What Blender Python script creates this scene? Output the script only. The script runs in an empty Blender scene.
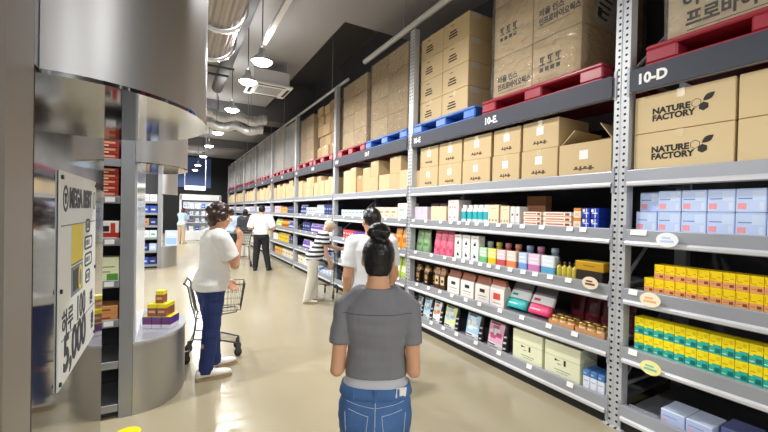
import bpy, bmesh, math, random
from mathutils import Vector, Matrix, noise
random.seed(11)
SC = bpy.context.scene
C = SC.collection
PI = math.pi

# ------------------------------------------------------------------ camera
CAMH = 1.62
YAW, PITCH, ROLL, FPX = 0.5135, 0.0111, 0.0212, 375.0
_r = Vector((math.cos(YAW), -math.sin(YAW), 0))
_f = Vector((math.sin(YAW)*math.cos(PITCH), math.cos(YAW)*math.cos(PITCH), -math.sin(PITCH)))
_u = _r.cross(_f)
_r2 = _r*math.cos(ROLL)+_u*math.sin(ROLL)
_u2 = -_r*math.sin(ROLL)+_u*math.cos(ROLL)
cd = bpy.data.cameras.new('camera'); cam = bpy.data.objects.new('camera', cd); C.objects.link(cam)
M = Matrix.Identity(4)
for i in range(3):
    M[i][0] = _r2[i]; M[i][1] = _u2[i]; M[i][2] = -_f[i]
M[2][3] = CAMH
cam.matrix_world = M
cd.sensor_width = 36; cd.lens = FPX/768*36; cd.clip_start = 0.05; cd.clip_end = 200
SC.camera = cam

def on(u, v, ax, val):
    """where the sight line of a place in the photograph meets a real plane"""
    d = _f+_r2*((u-384)/FPX)-_u2*((v-216)/FPX)
    o = Vector((0, 0, CAMH)); t = (val-o[ax])/d[ax]
    return o+d*t

# ------------------------------------------------------------------ materials
def lin(h):
    h = h.lstrip('#')
    c = [int(h[i:i+2], 16)/255 for i in (0, 2, 4)]
    return tuple((x/12.92 if x <= .04045 else ((x+.055)/1.055)**2.4) for x in c)+(1,)
MATS = {}
def mat(name, col, rough=.5, metal=0, bump=None, var=None, emit=0, spec=.5, stretch=None, coat=0):
    if name in MATS: return MATS[name]
    m = bpy.data.materials.new(name); m.use_nodes = True
    nt = m.node_tree; b = nt.nodes['Principled BSDF']
    c = lin(col)
    b.inputs['Base Color'].default_value = c
    b.inputs['Roughness'].default_value = rough
    b.inputs['Metallic'].default_value = metal
    b.inputs['Specular IOR Level'].default_value = spec
    b.inputs['Coat Weight'].default_value = coat
    if emit:
        b.inputs['Emission Color'].default_value = c; b.inputs['Emission Strength'].default_value = emit
    def tex(scale, detail=3):
        tc = nt.nodes.new('ShaderNodeTexCoord'); n = nt.nodes.new('ShaderNodeTexNoise')
        n.inputs['Scale'].default_value = scale; n.inputs['Detail'].default_value = detail
        if stretch:
            mp = nt.nodes.new('ShaderNodeMapping'); mp.inputs['Scale'].default_value = stretch
            nt.links.new(tc.outputs['Object'], mp.inputs['Vector']); nt.links.new(mp.outputs[0], n.inputs['Vector'])
        else: nt.links.new(tc.outputs['Object'], n.inputs['Vector'])
        return n
    if var:
        n = tex(var[0]); mx = nt.nodes.new('ShaderNodeMix'); mx.data_type = 'RGBA'
        k = var[1]
        mx.inputs[6].default_value = tuple(x*(1-k) for x in c[:3])+(1,)
        mx.inputs[7].default_value = tuple(min(1, x*(1+k)) for x in c[:3])+(1,)
        nt.links.new(n.outputs['Fac'], mx.inputs[0]); nt.links.new(mx.outputs[2], b.inputs['Base Color'])
    if bump:
        n = tex(bump[0]); bp = nt.nodes.new('ShaderNodeBump')
        bp.inputs['Strength'].default_value = bump[1]; bp.inputs['Distance'].default_value = bump[2] if len(bump) > 2 else .01
        nt.links.new(n.outputs['Fac'], bp.inputs['Height']); nt.links.new(bp.outputs[0], b.inputs['Normal'])
    MATS[name] = m
    return m

def printed(name, base, rects, rough=.45, flip=False, axis=1):
    """printed packaging: rects (h0,h1,v0,v1,colour) across the front face, h from the viewer's left, v from the bottom"""
    if name in MATS: return MATS[name]
    m = mat(name, base, rough); nt = m.node_tree; b = nt.nodes['Principled BSDF']
    tc = nt.nodes.new('ShaderNodeTexCoord'); sp = nt.nodes.new('ShaderNodeSeparateXYZ')
    nt.links.new(tc.outputs['Generated'], sp.inputs[0])
    last = None
    def cmp(out, c, e):
        n = nt.nodes.new('ShaderNodeMath'); n.operation = 'COMPARE'
        nt.links.new(out, n.inputs[0]); n.inputs[1].default_value = c; n.inputs[2].default_value = e
        return n.outputs[0]
    for (h0, h1, v0, v1, col) in rects:
        if not flip: h0, h1 = 1-h1, 1-h0
        a = cmp(sp.outputs[axis], (h0+h1)/2, abs(h1-h0)/2+1e-4); z = cmp(sp.outputs[2], (v0+v1)/2, (v1-v0)/2+1e-4)
        mu = nt.nodes.new('ShaderNodeMath'); mu.operation = 'MULTIPLY'; nt.links.new(a, mu.inputs[0]); nt.links.new(z, mu.inputs[1])
        mx = nt.nodes.new('ShaderNodeMix'); mx.data_type = 'RGBA'
        if last is None: mx.inputs[6].default_value = lin(base)
        else: nt.links.new(last, mx.inputs[6])
        mx.inputs[7].default_value = lin(col); nt.links.new(mu.outputs[0], mx.inputs[0]); last = mx.outputs[2]
    if last: nt.links.new(last, b.inputs['Base Color'])
    return m

# ------------------------------------------------------------------ mesh builder
class MB:
    def __init__(s): s.v = []; s.f = []; s.m = []; s.s = []
    def add(s, vs, fs, mi=0, sm=False):
        o = len(s.v); s.v += [tuple(p) for p in vs]
        for f in fs: s.f.append([i+o for i in f]); s.m.append(mi); s.s.append(sm)
        return s
    def box(s, x0, x1, y0, y1, z0, z1, mi=0, ch=0, X=None):
        if x1 < x0: x0, x1 = x1, x0
        if y1 < y0: y0, y1 = y1, y0
        if ch <= 0:
            vs = [(x, y, z) for x in (x0, x1) for y in (y0, y1) for z in (z0, z1)]
            fs = [(0, 1, 3, 2), (4, 6, 7, 5), (0, 4, 5, 1), (2, 3, 7, 6), (0, 2, 6, 4), (1, 5, 7, 3)]
        else:
            vs = []; idx = {}
            lo = (x0, y0, z0); hi = (x1, y1, z1)
            for cx in (0, 1):
                for cy in (0, 1):
                    for cz in (0, 1):
                        for a in range(3):
                            p = []
                            for i, cc in enumerate((cx, cy, cz)):
                                b = lo[i] if cc == 0 else hi[i]
                                if i != a: b += ch if cc == 0 else -ch
                                p.append(b)
                            idx[(cx, cy, cz, a)] = len(vs); vs.append(tuple(p))
            fs = []
            for a in range(3):
                b, c = [i for i in range(3) if i != a]
                for sgn in (0, 1):
                    q = []
                    for (i, j) in ((0, 0), (1, 0), (1, 1), (0, 1)):
                        k = [0, 0, 0]; k[a] = sgn; k[b] = i; k[c] = j; q.append(idx[tuple(k)+(a,)])
                    fs.append(q)
            for a in range(3):
                b, c = [i for i in range(3) if i != a]
                for i in (0, 1):
                    for j in (0, 1):
                        k0 = [0, 0, 0]; k1 = [0, 0, 0]; k0[b] = k1[b] = i; k0[c] = k1[c] = j; k1[a] = 1
                        fs.append([idx[tuple(k0)+(b,)], idx[tuple(k1)+(b,)], idx[tuple(k1)+(c,)], idx[tuple(k0)+(c,)]])
            for cx in (0, 1):
                for cy in (0, 1):
                    for cz in (0, 1): fs.append([idx[(cx, cy, cz, a)] for a in range(3)])
        if X is not None: vs = [X @ Vector(p) for p in vs]
        return s.add(vs, fs, mi)
    def rings(s, rs, mi=0, sm=True, cap=True, loop=False):
        n = len(rs[0]); vs = [p for r in rs for p in r]; fs = []
        k = len(rs)
        for i in range(k if loop else k-1):
            a = i*n; b = ((i+1) % k)*n
            for j in range(n): fs.append((a+j, a+(j+1) % n, b+(j+1) % n, b+j))
        s.add(vs, fs, mi, sm)
        if cap and not loop:
            s.add(rs[0], [list(range(n))[::-1]], mi); s.add(rs[-1], [list(range(n))], mi)
        return s
    def tube(s, p0, p1, r, n=8, mi=0, r1=None, cap=True, ry=1.0):
        p0 = Vector(p0); p1 = Vector(p1); d = (p1-p0)
        if d.length < 1e-6: return s
        d.normalize(); a = d.orthogonal().normalized(); b = d.cross(a)
        r1 = r if r1 is None else r1
        R = [[p+(a*math.cos(2*PI*j/n)+b*math.sin(2*PI*j/n)*ry)*q for j in range(n)] for p, q in ((p0, r), (p1, r1))]
        return s.rings(R, mi, True, cap)
    def path(s, pts, r, n=6, mi=0, loop=False):
        pts = [Vector(p) for p in pts]; R = []; k = len(pts); ref = None
        for i, p in enumerate(pts):
            if loop: d = pts[(i+1) % k]-pts[i-1]
            else: d = pts[min(i+1, k-1)]-pts[max(i-1, 0)]
            d.normalize()
            if ref is None: ref = d.orthogonal().normalized()
            a = (ref-d*ref.dot(d))
            a = a.normalized() if a.length > 1e-4 else d.orthogonal().normalized()
            ref = a; b = d.cross(a)
            R.append([p+(a*math.cos(2*PI*j/n)+b*math.sin(2*PI*j/n))*r for j in range(n)])
        return s.rings(R, mi, True, not loop, loop)
    def lathe(s, prof, c=(0, 0, 0), n=20, mi=0, cap=True):
        R = [[(c[0]+r*math.cos(2*PI*j/n), c[1]+r*math.sin(2*PI*j/n), c[2]+z) for j in range(n)] for r, z in prof]
        return s.rings(R, mi, True, cap)
    def cap(s, p0, p1, r0, r1=None, n=14, mi=0, X=None):
        """a tapered limb with round ends"""
        p0 = Vector(p0); p1 = Vector(p1); r1 = r0 if r1 is None else r1
        d = p1-p0
        d = d.normalized() if d.length > 1e-6 else Vector((0, 0, 1))
        a = d.orthogonal().normalized(); b = d.cross(a); R = []
        def ring(c, r): R.append([c+(a*math.cos(2*PI*j/n)+b*math.sin(2*PI*j/n))*r for j in range(n)])
        for t in (80, 60, 40, 20): ring(p0-d*r0*math.sin(math.radians(t)), r0*math.cos(math.radians(t)))
        ring(p0, r0); ring(p1, r1)
        for t in (20, 40, 60, 80): ring(p1+d*r1*math.sin(math.radians(t)), r1*math.cos(math.radians(t)))
        if X is not None: R = [[X @ p for p in q] for q in R]
        return s.rings(R, mi)
    def ell(s, c, rad, X=None, n=16, k=10, mi=0):
        c = Vector(c); R = []
        for i in range(k+1):
            t = -PI/2+PI*(i+.02)/(k+.04); z = math.sin(t); q = math.cos(t)
            ring = [Vector((rad[0]*q*math.cos(2*PI*j/n), rad[1]*q*math.sin(2*PI*j/n), rad[2]*z)) for j in range(n)]
            if X is not None: ring = [X @ p for p in ring]
            R.append([p+c for p in ring])
        return s.rings(R, mi)
    def loft(s, secs, n=28, e=2.3, mi=0, T=None):
        """stacked oval sections (z, half width, half depth, y offset, x offset)"""
        R = []
        for q in secs:
            z, rx, ry = q[:3]; yo = q[3] if len(q) > 3 else 0; xo = q[4] if len(q) > 4 else 0
            ring = []
            for j in range(n):
                t = 2*PI*j/n; c, d = math.cos(t), math.sin(t)
                ring.append(Vector((xo+rx*math.copysign(abs(c)**(2/e), c), yo+ry*math.copysign(abs(d)**(2/e), d), z)))
            if T: ring = [T(p) for p in ring]
            R.append(ring)
        return s.rings(R, mi)
    def mesh(s, name, mats, fix=True):
        me = bpy.data.meshes.new(name); me.from_pydata(s.v, [], s.f)
        for m in (mats if isinstance(mats, (list, tuple)) else [mats]): me.materials.append(m)
        me.polygons.foreach_set('material_index', s.m); me.polygons.foreach_set('use_smooth', s.s)
        if fix:
            b = bmesh.new(); b.from_mesh(me); bmesh.ops.recalc_face_normals(b, faces=b.faces); b.to_mesh(me); b.free()
        me.update(); return me
    def build(s, name, mats, parent=None, loc=None, rot=None):
        o = bpy.data.objects.new(name, s.mesh(name, mats)); C.objects.link(o)
        if parent is not None: o.parent = parent
        if loc is not None: o.location = loc
        if rot is not None: o.rotation_euler = rot
        return o

def tag(o, label=None, cat=None, group=None, kind=None):
    if label: o['label'] = label
    if cat: o['category'] = cat
    if group: o['group'] = group
    if kind: o['kind'] = kind
    return o
def empty(name, loc=(0, 0, 0), rz=0):
    o = bpy.data.objects.new(name, None); C.objects.link(o); o.location = loc; o.rotation_euler = (0, 0, rz); o.empty_display_size = .1
    return o
def struct(name, mb, m): return tag(mb.build(name, m), kind='structure')
def dup(o, parent=None):
    """a copy of a thing with copies of its parts and sub-parts"""
    c = o.copy(); C.objects.link(c)
    if parent is not None: c.parent = parent
    for ch in list(o.children): dup(ch, c)
    return c
ORD = ['first', 'second', 'third', 'fourth', 'fifth', 'sixth', 'seventh', 'eighth', 'ninth', 'tenth', 'eleventh', 'twelfth', 'thirteenth', 'fourteenth']

def text_mesh(body, size, bold=0.0, align='CENTER', sx=1.0, ex=.0006):
    cu = bpy.data.curves.new('lettering', 'FONT'); cu.body = body; cu.size = size; cu.align_x = align; cu.align_y = 'CENTER'
    cu.offset = bold; cu.extrude = ex; cu.resolution_u = 3
    o = bpy.data.objects.new('lettering', cu); C.objects.link(o)
    bpy.context.view_layer.update()
    me = bpy.data.meshes.new_from_object(o.evaluated_get(bpy.context.evaluated_depsgraph_get()))
    bpy.data.objects.remove(o); bpy.data.curves.remove(cu)
    if sx != 1: me.transform(Matrix.Diagonal((sx, 1, 1, 1)))
    return me
FACE_AISLE = Matrix(((0, 0, -1, 0), (-1, 0, 0, 0), (0, 1, 0, 0), (0, 0, 0, 1)))   # reads from the aisle on goods of the right-hand rack
FACE_RACK = Matrix(((0, 0, 1, 0), (1, 0, 0, 0), (0, 1, 0, 0), (0, 0, 0, 1)))      # reads from the aisle on the left-hand fixtures
FACE_BACK = Matrix(((1, 0, 0, 0), (0, 0, -1, 0), (0, 1, 0, 0), (0, 0, 0, 1)))
def text(body, size, m, parent, loc, face=FACE_AISLE, bold=0, align='CENTER', sx=1.0, name='lettering'):
    me = text_mesh(body, size, bold, align, sx); me.transform(face); me.materials.clear(); me.materials.append(m)
    o = bpy.data.objects.new(name, me); C.objects.link(o); o.parent = parent; o.location = loc
    return o

# common materials
m_steel = mat('galvanised steel', 'a9adb6', .42, .35, var=(6, .06))
m_beam = mat('grey painted beam', 'a3a7b0', .38, .25)
m_lip = mat('bright beam lip', 'd8dade', .3, .3)
m_deck = mat('grey steel deck', '8f9197', .4, .4)
m_sign = mat('dark slate sign board', '3b3e4d', .6)
m_white = mat('white print', 'f4f4f2', .5)
m_black = mat('black print', '1b1b1d', .6)
m_carton = mat('brown corrugated board', 'cbb288', .75, var=(3, .05), bump=(160, .05, .002))
m_carton2 = mat('darker corrugated board', 'b8976a', .75, var=(3, .06))
m_carton3 = mat('pale corrugated board', 'd8c197', .75, var=(3, .05))
m_tape = mat('clear packing tape', 'd9c7a2', .2, coat=.4)
m_rubber = mat('dark rubber', '252629', .7)
m_chrome = mat('chrome wire', 'b9bcc2', .22, 1)
m_darkwire = mat('dark cart wire', '55575c', .35, .7)
m_stain = mat('brushed stainless', 'b8b8b9', .42, .95, bump=(7, .06, .004), stretch=(4, 4, .25))
m_mirror = mat('polished stainless', '98989a', .07, 1, bump=(1.6, .05, .01))
m_counter = mat('satin counter top', 'c9ccd4', .25, .4)
# ------------------------------------------------------------------ people
def blob(name, mb, m, parent, vox=.008, it=4, wr=0, wsc=9, cut=None, sub=None):
    """one continuous skin over overlapping forms"""
    me = mb.mesh(name, m); o = bpy.data.objects.new(name, me); C.objects.link(o)
    r = o.modifiers.new('r', 'REMESH'); r.mode = 'VOXEL'; r.voxel_size = vox
    if it:
        q = o.modifiers.new('s', 'SMOOTH'); q.factor = .5; q.iterations = it
    bpy.context.view_layer.update()
    new = bpy.data.meshes.new_from_object(o.evaluated_get(bpy.context.evaluated_depsgraph_get()))
    o.modifiers.clear(); o.data = new; bpy.data.meshes.remove(me)
    new.materials.clear(); new.materials.append(m)
    if wr:
        nr = [v.normal.copy() for v in new.vertices]
        for v, n in zip(new.vertices, nr):
            p = v.co
            k = noise.noise(Vector((p.x*wsc, p.y*wsc, p.z*wsc*1.7)))+.6*noise.noise(Vector((p.x*wsc*.8+5, p.y*wsc*.8, p.z*wsc*3.4)))
            v.co = p+n*k*wr
    if cut:
        b = bmesh.new(); b.from_mesh(new)
        for (co, no) in cut:
            bmesh.ops.bisect_plane(b, geom=b.verts[:]+b.edges[:]+b.faces[:], plane_co=co, plane_no=no, clear_outer=True)
        b.to_mesh(new); b.free()
    new.polygons.foreach_set('use_smooth', [True]*len(new.polygons)); new.update()
    if parent is not None: o.parent = parent
    return o

FEM = [(.462, .03, .04, 0), (.478, .085, .065, 0), (.505, .104, .074, -.005), (.54, .104, .075, -.006), (.58, .094, .066, 0), (.625, .08, .056, .003), (.67, .082, .058, .004),
       (.72, .09, .065, .006), (.765, .094, .062, 0), (.80, .088, .05, -.004), (.825, .06, .04, -.006), (.845, .037, .036, -.004), (.87, .031, .034, 0), (.9, .031, .034, .006)]
MAL = [(.462, .03, .04, 0), (.478, .085, .062, 0), (.505, .098, .07, -.004), (.54, .098, .07, -.004), (.58, .093, .066, 0), (.625, .09, .062, .003), (.67, .094, .063, .004),
       (.72, .104, .068, .004), (.765, .109, .066, 0), (.80, .1, .054, -.004), (.825, .066, .042, -.006), (.845, .04, .038, -.004), (.87, .035, .037, 0), (.9, .035, .037, .006)]

def hand(mb, w, d, n, side, s=1.0, curl=.5, grip=False):
    d = Vector(d).normalized(); n = (Vector(n)-d*Vector(n).dot(d)).normalized(); l = d.cross(n)*side
    for o in (-.024, -.008, .008, .024):
        mb.cap(w+d*.005+l*o*.6*s, w+d*.08*s+l*o*s, .0145*s, .0118*s, 8)
    for o, L in ((-.03, .055), (-.01, .07), (.01, .074), (.03, .066)):
        p = w+d*.082*s+l*o*.95*s; c = curl
        a = d*math.cos(c)+n*math.sin(c); q = p+a*L*.5*s
        b = d*math.cos(c*2.1)+n*math.sin(c*2.1); e = q+b*L*.5*s
        mb.cap(p-d*.01, q, .0098*s, .009*s, 8); mb.cap(q, e, .009*s, .0076*s, 8)
    t0 = w+d*.022*s+l*.024*s; t1 = t0+(l*.55+d*.8+n*.25).normalized()*.042*s; t2 = t1+(d*.85+n*.5-l*.1).normalized()*.032*s
    mb.cap(t0, t1, .013*s, .0108*s, 8); mb.cap(t1, t2, .0105*s, .0085*s, 8)

def person(label, loc, az, H=1.65, sex='f', skin='d9ab8c', hair='bob', hairc='1c1718', top=None, sleeve=.6, topfit=.012, hem=.5, bottom=None, legfit=.012, shoe='e8e4da', sole='b5a184',
           lean=0, head=(0, 0), arms=None, legs=None, vox=.009, toes=(8, 8), secs=None, topmat=None, botmat=None, wr=.004, neckz=.842, longs=False, shx=None, belly=0, group=None, hipz=.5, sr=1.0, ual=.172, shz=.8, waist=.615, shs=1.0, armr=1.0):
    root = empty('person', loc, -math.radians(az)); tag(root, label, 'person', group)
    S = [tuple(q) for q in (secs or (FEM if sex == 'f' else MAL))]
    hz = .5*H; L = math.radians(lean)
    def T(p):
        p = Vector(p)
        k = max(0, min(1, (p.z-hz+.04*H)/(.12*H))); a = L*k
        return Vector((p.x, p.y*math.cos(a)+(p.z-hz)*math.sin(a), hz+(p.z-hz)*math.cos(a)-p.y*math.sin(a)))
    m_skin = mat('skin '+skin, skin, .5, 0, var=(9, .05), spec=.35)
    sx = shx or (.108 if sex == 'f' else .124)
    SH = [T((s*sx*H, -.004*H, shz*H)) for s in (-1, 1)]
    A = arms or [((-.12, -.1, -1), (.05, .2, -1), .3)]*2
    legs = legs or [((-.056, .006, .28), (-.06, -.012, .045)), ((.056, .006, .28), (.06, -.012, .045))]
    HIP = [Vector((s*.052*H, 0, hipz*H)) for s in (-1, 1)]
    body = MB(); st = MB(); tr = MB()
    body.loft([tuple(x*H for x in q) for q in S], T=T)
    hc = T((0, .014*H, .928*H)); s = H/1.62
    HX = Matrix.Translation(hc) @ Matrix.Rotation(-math.radians(head[0]), 4, 'Z') @ Matrix.Rotation(-math.radians(head[1])-L*.35, 4, 'X') @ Matrix.Scale(s, 4)
    R3 = HX.to_3x3()
    body.ell(HX @ Vector((0, -.004, .004)), (.073, .09, .098), R3, 20, 14)
    body.ell(HX @ Vector((0, .03, -.056)), (.056, .056, .058), R3)
    body.ell(HX @ Vector((0, .055, -.088)), (.026, .024, .022), R3)
    body.cap(HX @ Vector((0, .088, .0)), HX @ Vector((0, .104, -.03)), .008*s, .0125*s, 8)
    body.ell(HX @ Vector((.012, .093, -.034)), (.01, .009, .008), R3, 8, 6); body.ell(HX @ Vector((-.012, .093, -.034)), (.01, .009, .008), R3, 8, 6)
    for k in (-1, 1):
        body.ell(HX @ Vector((k*.075, -.006, -.02)), (.011, .02, .032), R3, 10, 8)
        body.ell(HX @ Vector((k*.04, .066, -.035)), (.022, .02, .022), R3, 10, 8)
    body.cap(T((0, 0, .84*H)), hc-Vector((0, .01, .03)), .033*H, .034*H)
    out = []
    for i, k in enumerate((-1, 1)):
        ud, fd, curl = A[i][:3]; pn = A[i][3] if len(A[i]) > 3 else (-k, .2, 0)
        ud = Vector(ud).normalized(); fd = Vector(fd).normalized()
        e = SH[i]+ud*ual*H; w = e+fd*.145*H; rr = armr if sex == 'f' else 1.15
        inner = T((k*.05*H, -.002*H, (.808 if shz >= .8 else .803)*H))
        body.cap(inner, SH[i], .034*H, .032*H*rr)
        body.cap(SH[i], e, .030*H*rr, .0235*H*rr); body.cap(e, w, .0245*H*rr, .0165*H*rr)
        hand(body, w, fd, pn, k, s, curl)
        st.cap(inner, SH[i], max(.034*H*sr+topfit, .034*H+.008), max(.034*H*rr*sr+topfit, .032*H*rr+.008))
        if longs: st.cap(SH[i], e, .033*H*rr+topfit, .028*H+topfit); st.tube(e-fd*.02, e+fd*.132*H, .028*H+topfit, 16, r1=.022*H+topfit*.6)
        else: st.tube(SH[i]-ud*.012*H, SH[i]+ud*ual*H*sleeve, .033*H*rr*sr+topfit, 18, r1=.031*H*rr*sr+topfit*1.25)
        kn, an = [Vector(q)*H for q in legs[i]]
        body.cap(HIP[i], kn, .052*H, .034*H); body.cap(kn, (kn+an)/2+Vector((0, -.008*H, .03*H)), .034*H, .033*H); body.cap((kn+an)/2+Vector((0, -.008*H, .03*H)), an, .033*H, .021*H)
        tr.cap(HIP[i], kn, .054*H+legfit, .036*H+legfit*1.1)
        ld = (an-kn).normalized(); tr.cap(kn-ld*.05, kn+ld*.05, .038*H+legfit*1.1, .038*H+legfit*1.1); tr.tube(kn, an+ld*.012*H, .036*H+legfit*1.15, 18, r1=.026*H+legfit*1.2)
        ty = math.radians(toes[i])*k; td = Vector((math.sin(ty), math.cos(ty), 0)); tl = Vector((td.y, -td.x, 0))
        body.cap(an+Vector((0, 0, -.01*H)), Vector((an.x, an.y, an.z-.02*H))+td*.075*H, .02*H, .016*H)
        base = Vector((an.x, an.y, an.z-.045*H))
        # shoe: rounded sections from heel to toe, the sole a part of it
        sc = H/1.65*shs; R = []; R2 = []
        for (y, hw, hh) in ((-.072, .018, .05), (-.066, .032, .075), (-.03, .039, .09), (.02, .04, .092), (.06, .043, .07), (.105, .048, .055), (.15, .047, .047), (.185, .036, .038), (.2, .016, .028)):
            ring = []
            for j in range(12):
                a = 2*PI*j/12; c = math.cos(a); d = math.sin(a)
                x = hw*sc*math.copysign(abs(c)**.7, c); z = .018*sc+hh*sc*.5*(1+math.copysign(abs(d)**.8, d))*.85
                ring.append(base+td*y*sc+tl*x+Vector((0, 0, z)))
            R.append(ring)
            R2.append([base+td*(y*1.04)*sc+tl*(q*(hw+.004)*sc)+Vector((0, 0, zz*sc)) for q, zz in ((-1, .001), (1, .001), (1, .022), (-1, .022))])
        out.append((MB().rings(R), MB().rings(R2, sm=False)))
    bo = blob('body', body, m_skin, root, vox*.8, 3)
    lo = [tuple(x*H for x in q) for q in S]
    def grow(z0, z1, g, gy=None):
        r = []
        zs = [z0*H]+[q[0] for q in lo if z0*H+.01 < q[0] < z1*H-.01]+[z1*H]
        for z in zs:
            for a, b in zip(lo, lo[1:]):
                if a[0] <= z <= b[0]:
                    t = (z-a[0])/(b[0]-a[0]); v = [a[i]+(b[i]-a[i])*t for i in range(4)]; break
            else: v = list(lo[0] if z < lo[0][0] else lo[-1])
            bb = belly*math.exp(-((z/H-.6)/.07)**2)
            r.append((z, v[1]+g, v[2]+(gy or g)+bb/2, v[3]+bb/2))
        return r
    st.loft(grow(hem, neckz, topfit), T=T)
    tr.loft(grow(S[0][0]+.003, waist, legfit*.8), T=T)
    if bottom or botmat: blob('trousers', tr, botmat or mat('cloth '+bottom, bottom, .8, var=(20, .08)), root, vox, 3, wr*.8, 10)
    nb = T((0, 0, neckz*H)); nn = T((0, 0, (neckz+.1)*H))-nb
    if top or topmat: blob('shirt', st, topmat or mat('cloth '+top, top, .85, var=(12, .03)), root, vox, 3, wr, 8)
    for a, b in out:
        so = a.build('shoe', mat('shoe '+shoe, shoe, .6), root); b.build('sole', mat('sole '+sole, sole, .7), so)
    # face
    fe = MB()
    for k in (-1, 1):
        ey = MB(); c = HX @ Vector((k*.031, .0785, -.004)); ey.ell(c, (.0135, .010, .0085), R3, 12, 8)
        e = ey.build('eye', mat('eye white', 'e9e4de', .3), root)
        ir = MB(); ir.ell(HX @ Vector((k*.031, .0868, -.004)), (.006, .003, .006), R3, 10, 6); ir.build('iris', mat('iris', '20140f', .25), e)
        br = MB(); br.path([HX @ Vector((k*x, y, z)) for x, y, z in ((.016, .091, .018), (.03, .088, .024), (.047, .074, .019))], .0032*s, 6); br.build('eyebrow', mat('hair '+hairc, hairc, .5), root)
    lp = MB(); lp.ell(HX @ Vector((0, .0855, -.062)), (.02, .008, .006), R3, 12, 6); lp.build('lips', mat('lips', 'b56a62', .45), root)
    # hair
    hm = mat('hair strands '+hairc, hairc, .3, bump=(38, .7, .004), stretch=(3, 3, .35), spec=.5)
    hr = MB()
    def E(c, r): hr.ell(HX @ Vector(c), [q for q in r], R3, 16, 10)
    if hair == 'bun':
        E((0, -.014, .012), (.083, .094, .1)); E((0, -.045, -.04), (.071, .05, .068)); E((0, -.04, -.085), (.042, .032, .03))
        E((.002, -.028, .128), (.056, .054, .044)); E((.002, -.024, .105), (.042, .042, .03)); E((.028, -.06, .118), (.03, .025, .028)); E((-.03, -.055, .122), (.03, .026, .027))
    elif hair == 'short':
        E((0, -.016, .016), (.082, .094, .098)); E((0, -.05, -.03), (.066, .046, .05)); E((0, .03, .066), (.066, .05, .034))
    elif hair == 'curly':
        E((0, -.016, .014), (.085, .096, .1))
        rg = random.Random(3)
        for i in range(60):
            t = rg.uniform(-.55, 1.35); a = rg.uniform(0, 2*PI)
            p = Vector((math.cos(a)*math.cos(t)*.09, math.sin(a)*math.cos(t)*.1-.016, math.sin(t)*.105+.01))
            if p.y > .05 and p.z < .05: continue
            q = rg.uniform(.022, .034); E(p, (q, q, q))
        E((0, -.06, -.06), (.07, .045, .06))
    elif hair == 'hat':
        E((0, -.004, .03), (.085, .1, .082)); E((0, .075, .04), (.065, .06, .012)); E((0, -.045, -.03), (.07, .048, .045))
    else:
        E((0, -.016, .014), (.085, .096, .1)); E((0, -.045, -.05), (.08, .055, .085)); E((.05, 0, -.04), (.036, .05, .08)); E((-.05, 0, -.04), (.036, .05, .08))
    blob('hat' if hair == 'hat' else 'hair', hr, hm if hair != 'hat' else mat('hat cloth', hairc, .9), root, .005, 8, .0025, 26)
    root['H'] = H; del root['H']
    return root

def ray_back(o, x, z, y0=-1.0):
    ok, p, n, _ = o.ray_cast(Vector((x, y0, z)), Vector((0, 1, 0)))
    return (p, n) if ok else (None, None)

def stripes(name, a, b, period, duty):
    m = mat(name, a, .85); nt = m.node_tree; bs = nt.nodes['Principled BSDF']
    tc = nt.nodes.new('ShaderNodeTexCoord'); sp = nt.nodes.new('ShaderNodeSeparateXYZ'); nt.links.new(tc.outputs['Object'], sp.inputs[0])
    md = nt.nodes.new('ShaderNodeMath'); md.operation = 'PINGPONG'; md.inputs[1].default_value = period/2; nt.links.new(sp.outputs[2], md.inputs[0])
    gt = nt.nodes.new('ShaderNodeMath'); gt.operation = 'GREATER_THAN'; gt.inputs[1].default_value = period/2*duty; nt.links.new(md.outputs[0], gt.inputs[0])
    mx = nt.nodes.new('ShaderNodeMix'); mx.data_type = 'RGBA'; mx.inputs[6].default_value = lin(a); mx.inputs[7].default_value = lin(b)
    nt.links.new(gt.outputs[0], mx.inputs[0]); nt.links.new(mx.outputs[2], bs.inputs['Base Color'])
    return m

# the shopper in front, seen from behind
WH = 1.52
WSEC = [(.40, .03, .04, -.01), (.415, .09, .07, -.012), (.43, .104, .078, -.014), (.455, .107, .078, -.012), (.49, .105, .073, -.008), (.53, .097, .062, -.002), (.565, .088, .056, 0), (.61, .081, .055, 0), (.66, .081, .057, .002),
        (.71, .089, .062, .002), (.755, .094, .06, 0), (.785, .09, .05, -.004), (.81, .064, .042, -.008), (.835, .04, .037, -.008), (.86, .031, .034, -.004), (.89, .031, .034, .004)]
m_denim = mat('blue denim', '44699e', .8, var=(7, .5), bump=(260, .25, .002))
m_tee = mat('grey jersey', '7d7e84', .85, var=(14, .05), bump=(300, .08, .001))
wl = on(375, 300, 1, 1.53)
WX, WY = 0.835, 1.525
woman = person('woman seen from behind in grey tee and blue jeans, black hair in a bun', (WX, WY, 0), 29, WH, 'f', 'd8a583', 'bun', '121014', topmat=m_tee, sleeve=.58, topfit=.0135, hem=.574, armr=.86, hipz=.44, sr=.8, ual=.185, shz=.776, waist=.553, botmat=m_denim, legfit=.009,
               arms=[((-.09, -.14, -1), (.28, .95, .12), .5, (1, 0, -.3)), ((.07, -.14, -1), (-.28, .95, .12), .5, (-1, 0, -.3))], vox=.006, secs=WSEC, wr=.0062, shx=.1, neckz=.838,
               legs=[((-.056, .006, .26), (-.06, -.012, .045)), ((.056, .006, .26), (.06, -.012, .045))])
def wsec(z, g, extra=0):
    for a, b in zip(WSEC, WSEC[1:]):
        if a[0] <= z <= b[0]:
            t = (z-a[0])/(b[0]-a[0]); return [a[1]*(1-t)+b[1]*t+g, a[2]*(1-t)+b[2]*t+g, a[3]*(1-t)+b[3]*t]
ub = MB(); ub.loft([(z*WH,)+tuple(q*WH for q in wsec(z, .0075 if z < .556 else .003)) for z in (.535, .545, .555, .565, .58)])
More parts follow.
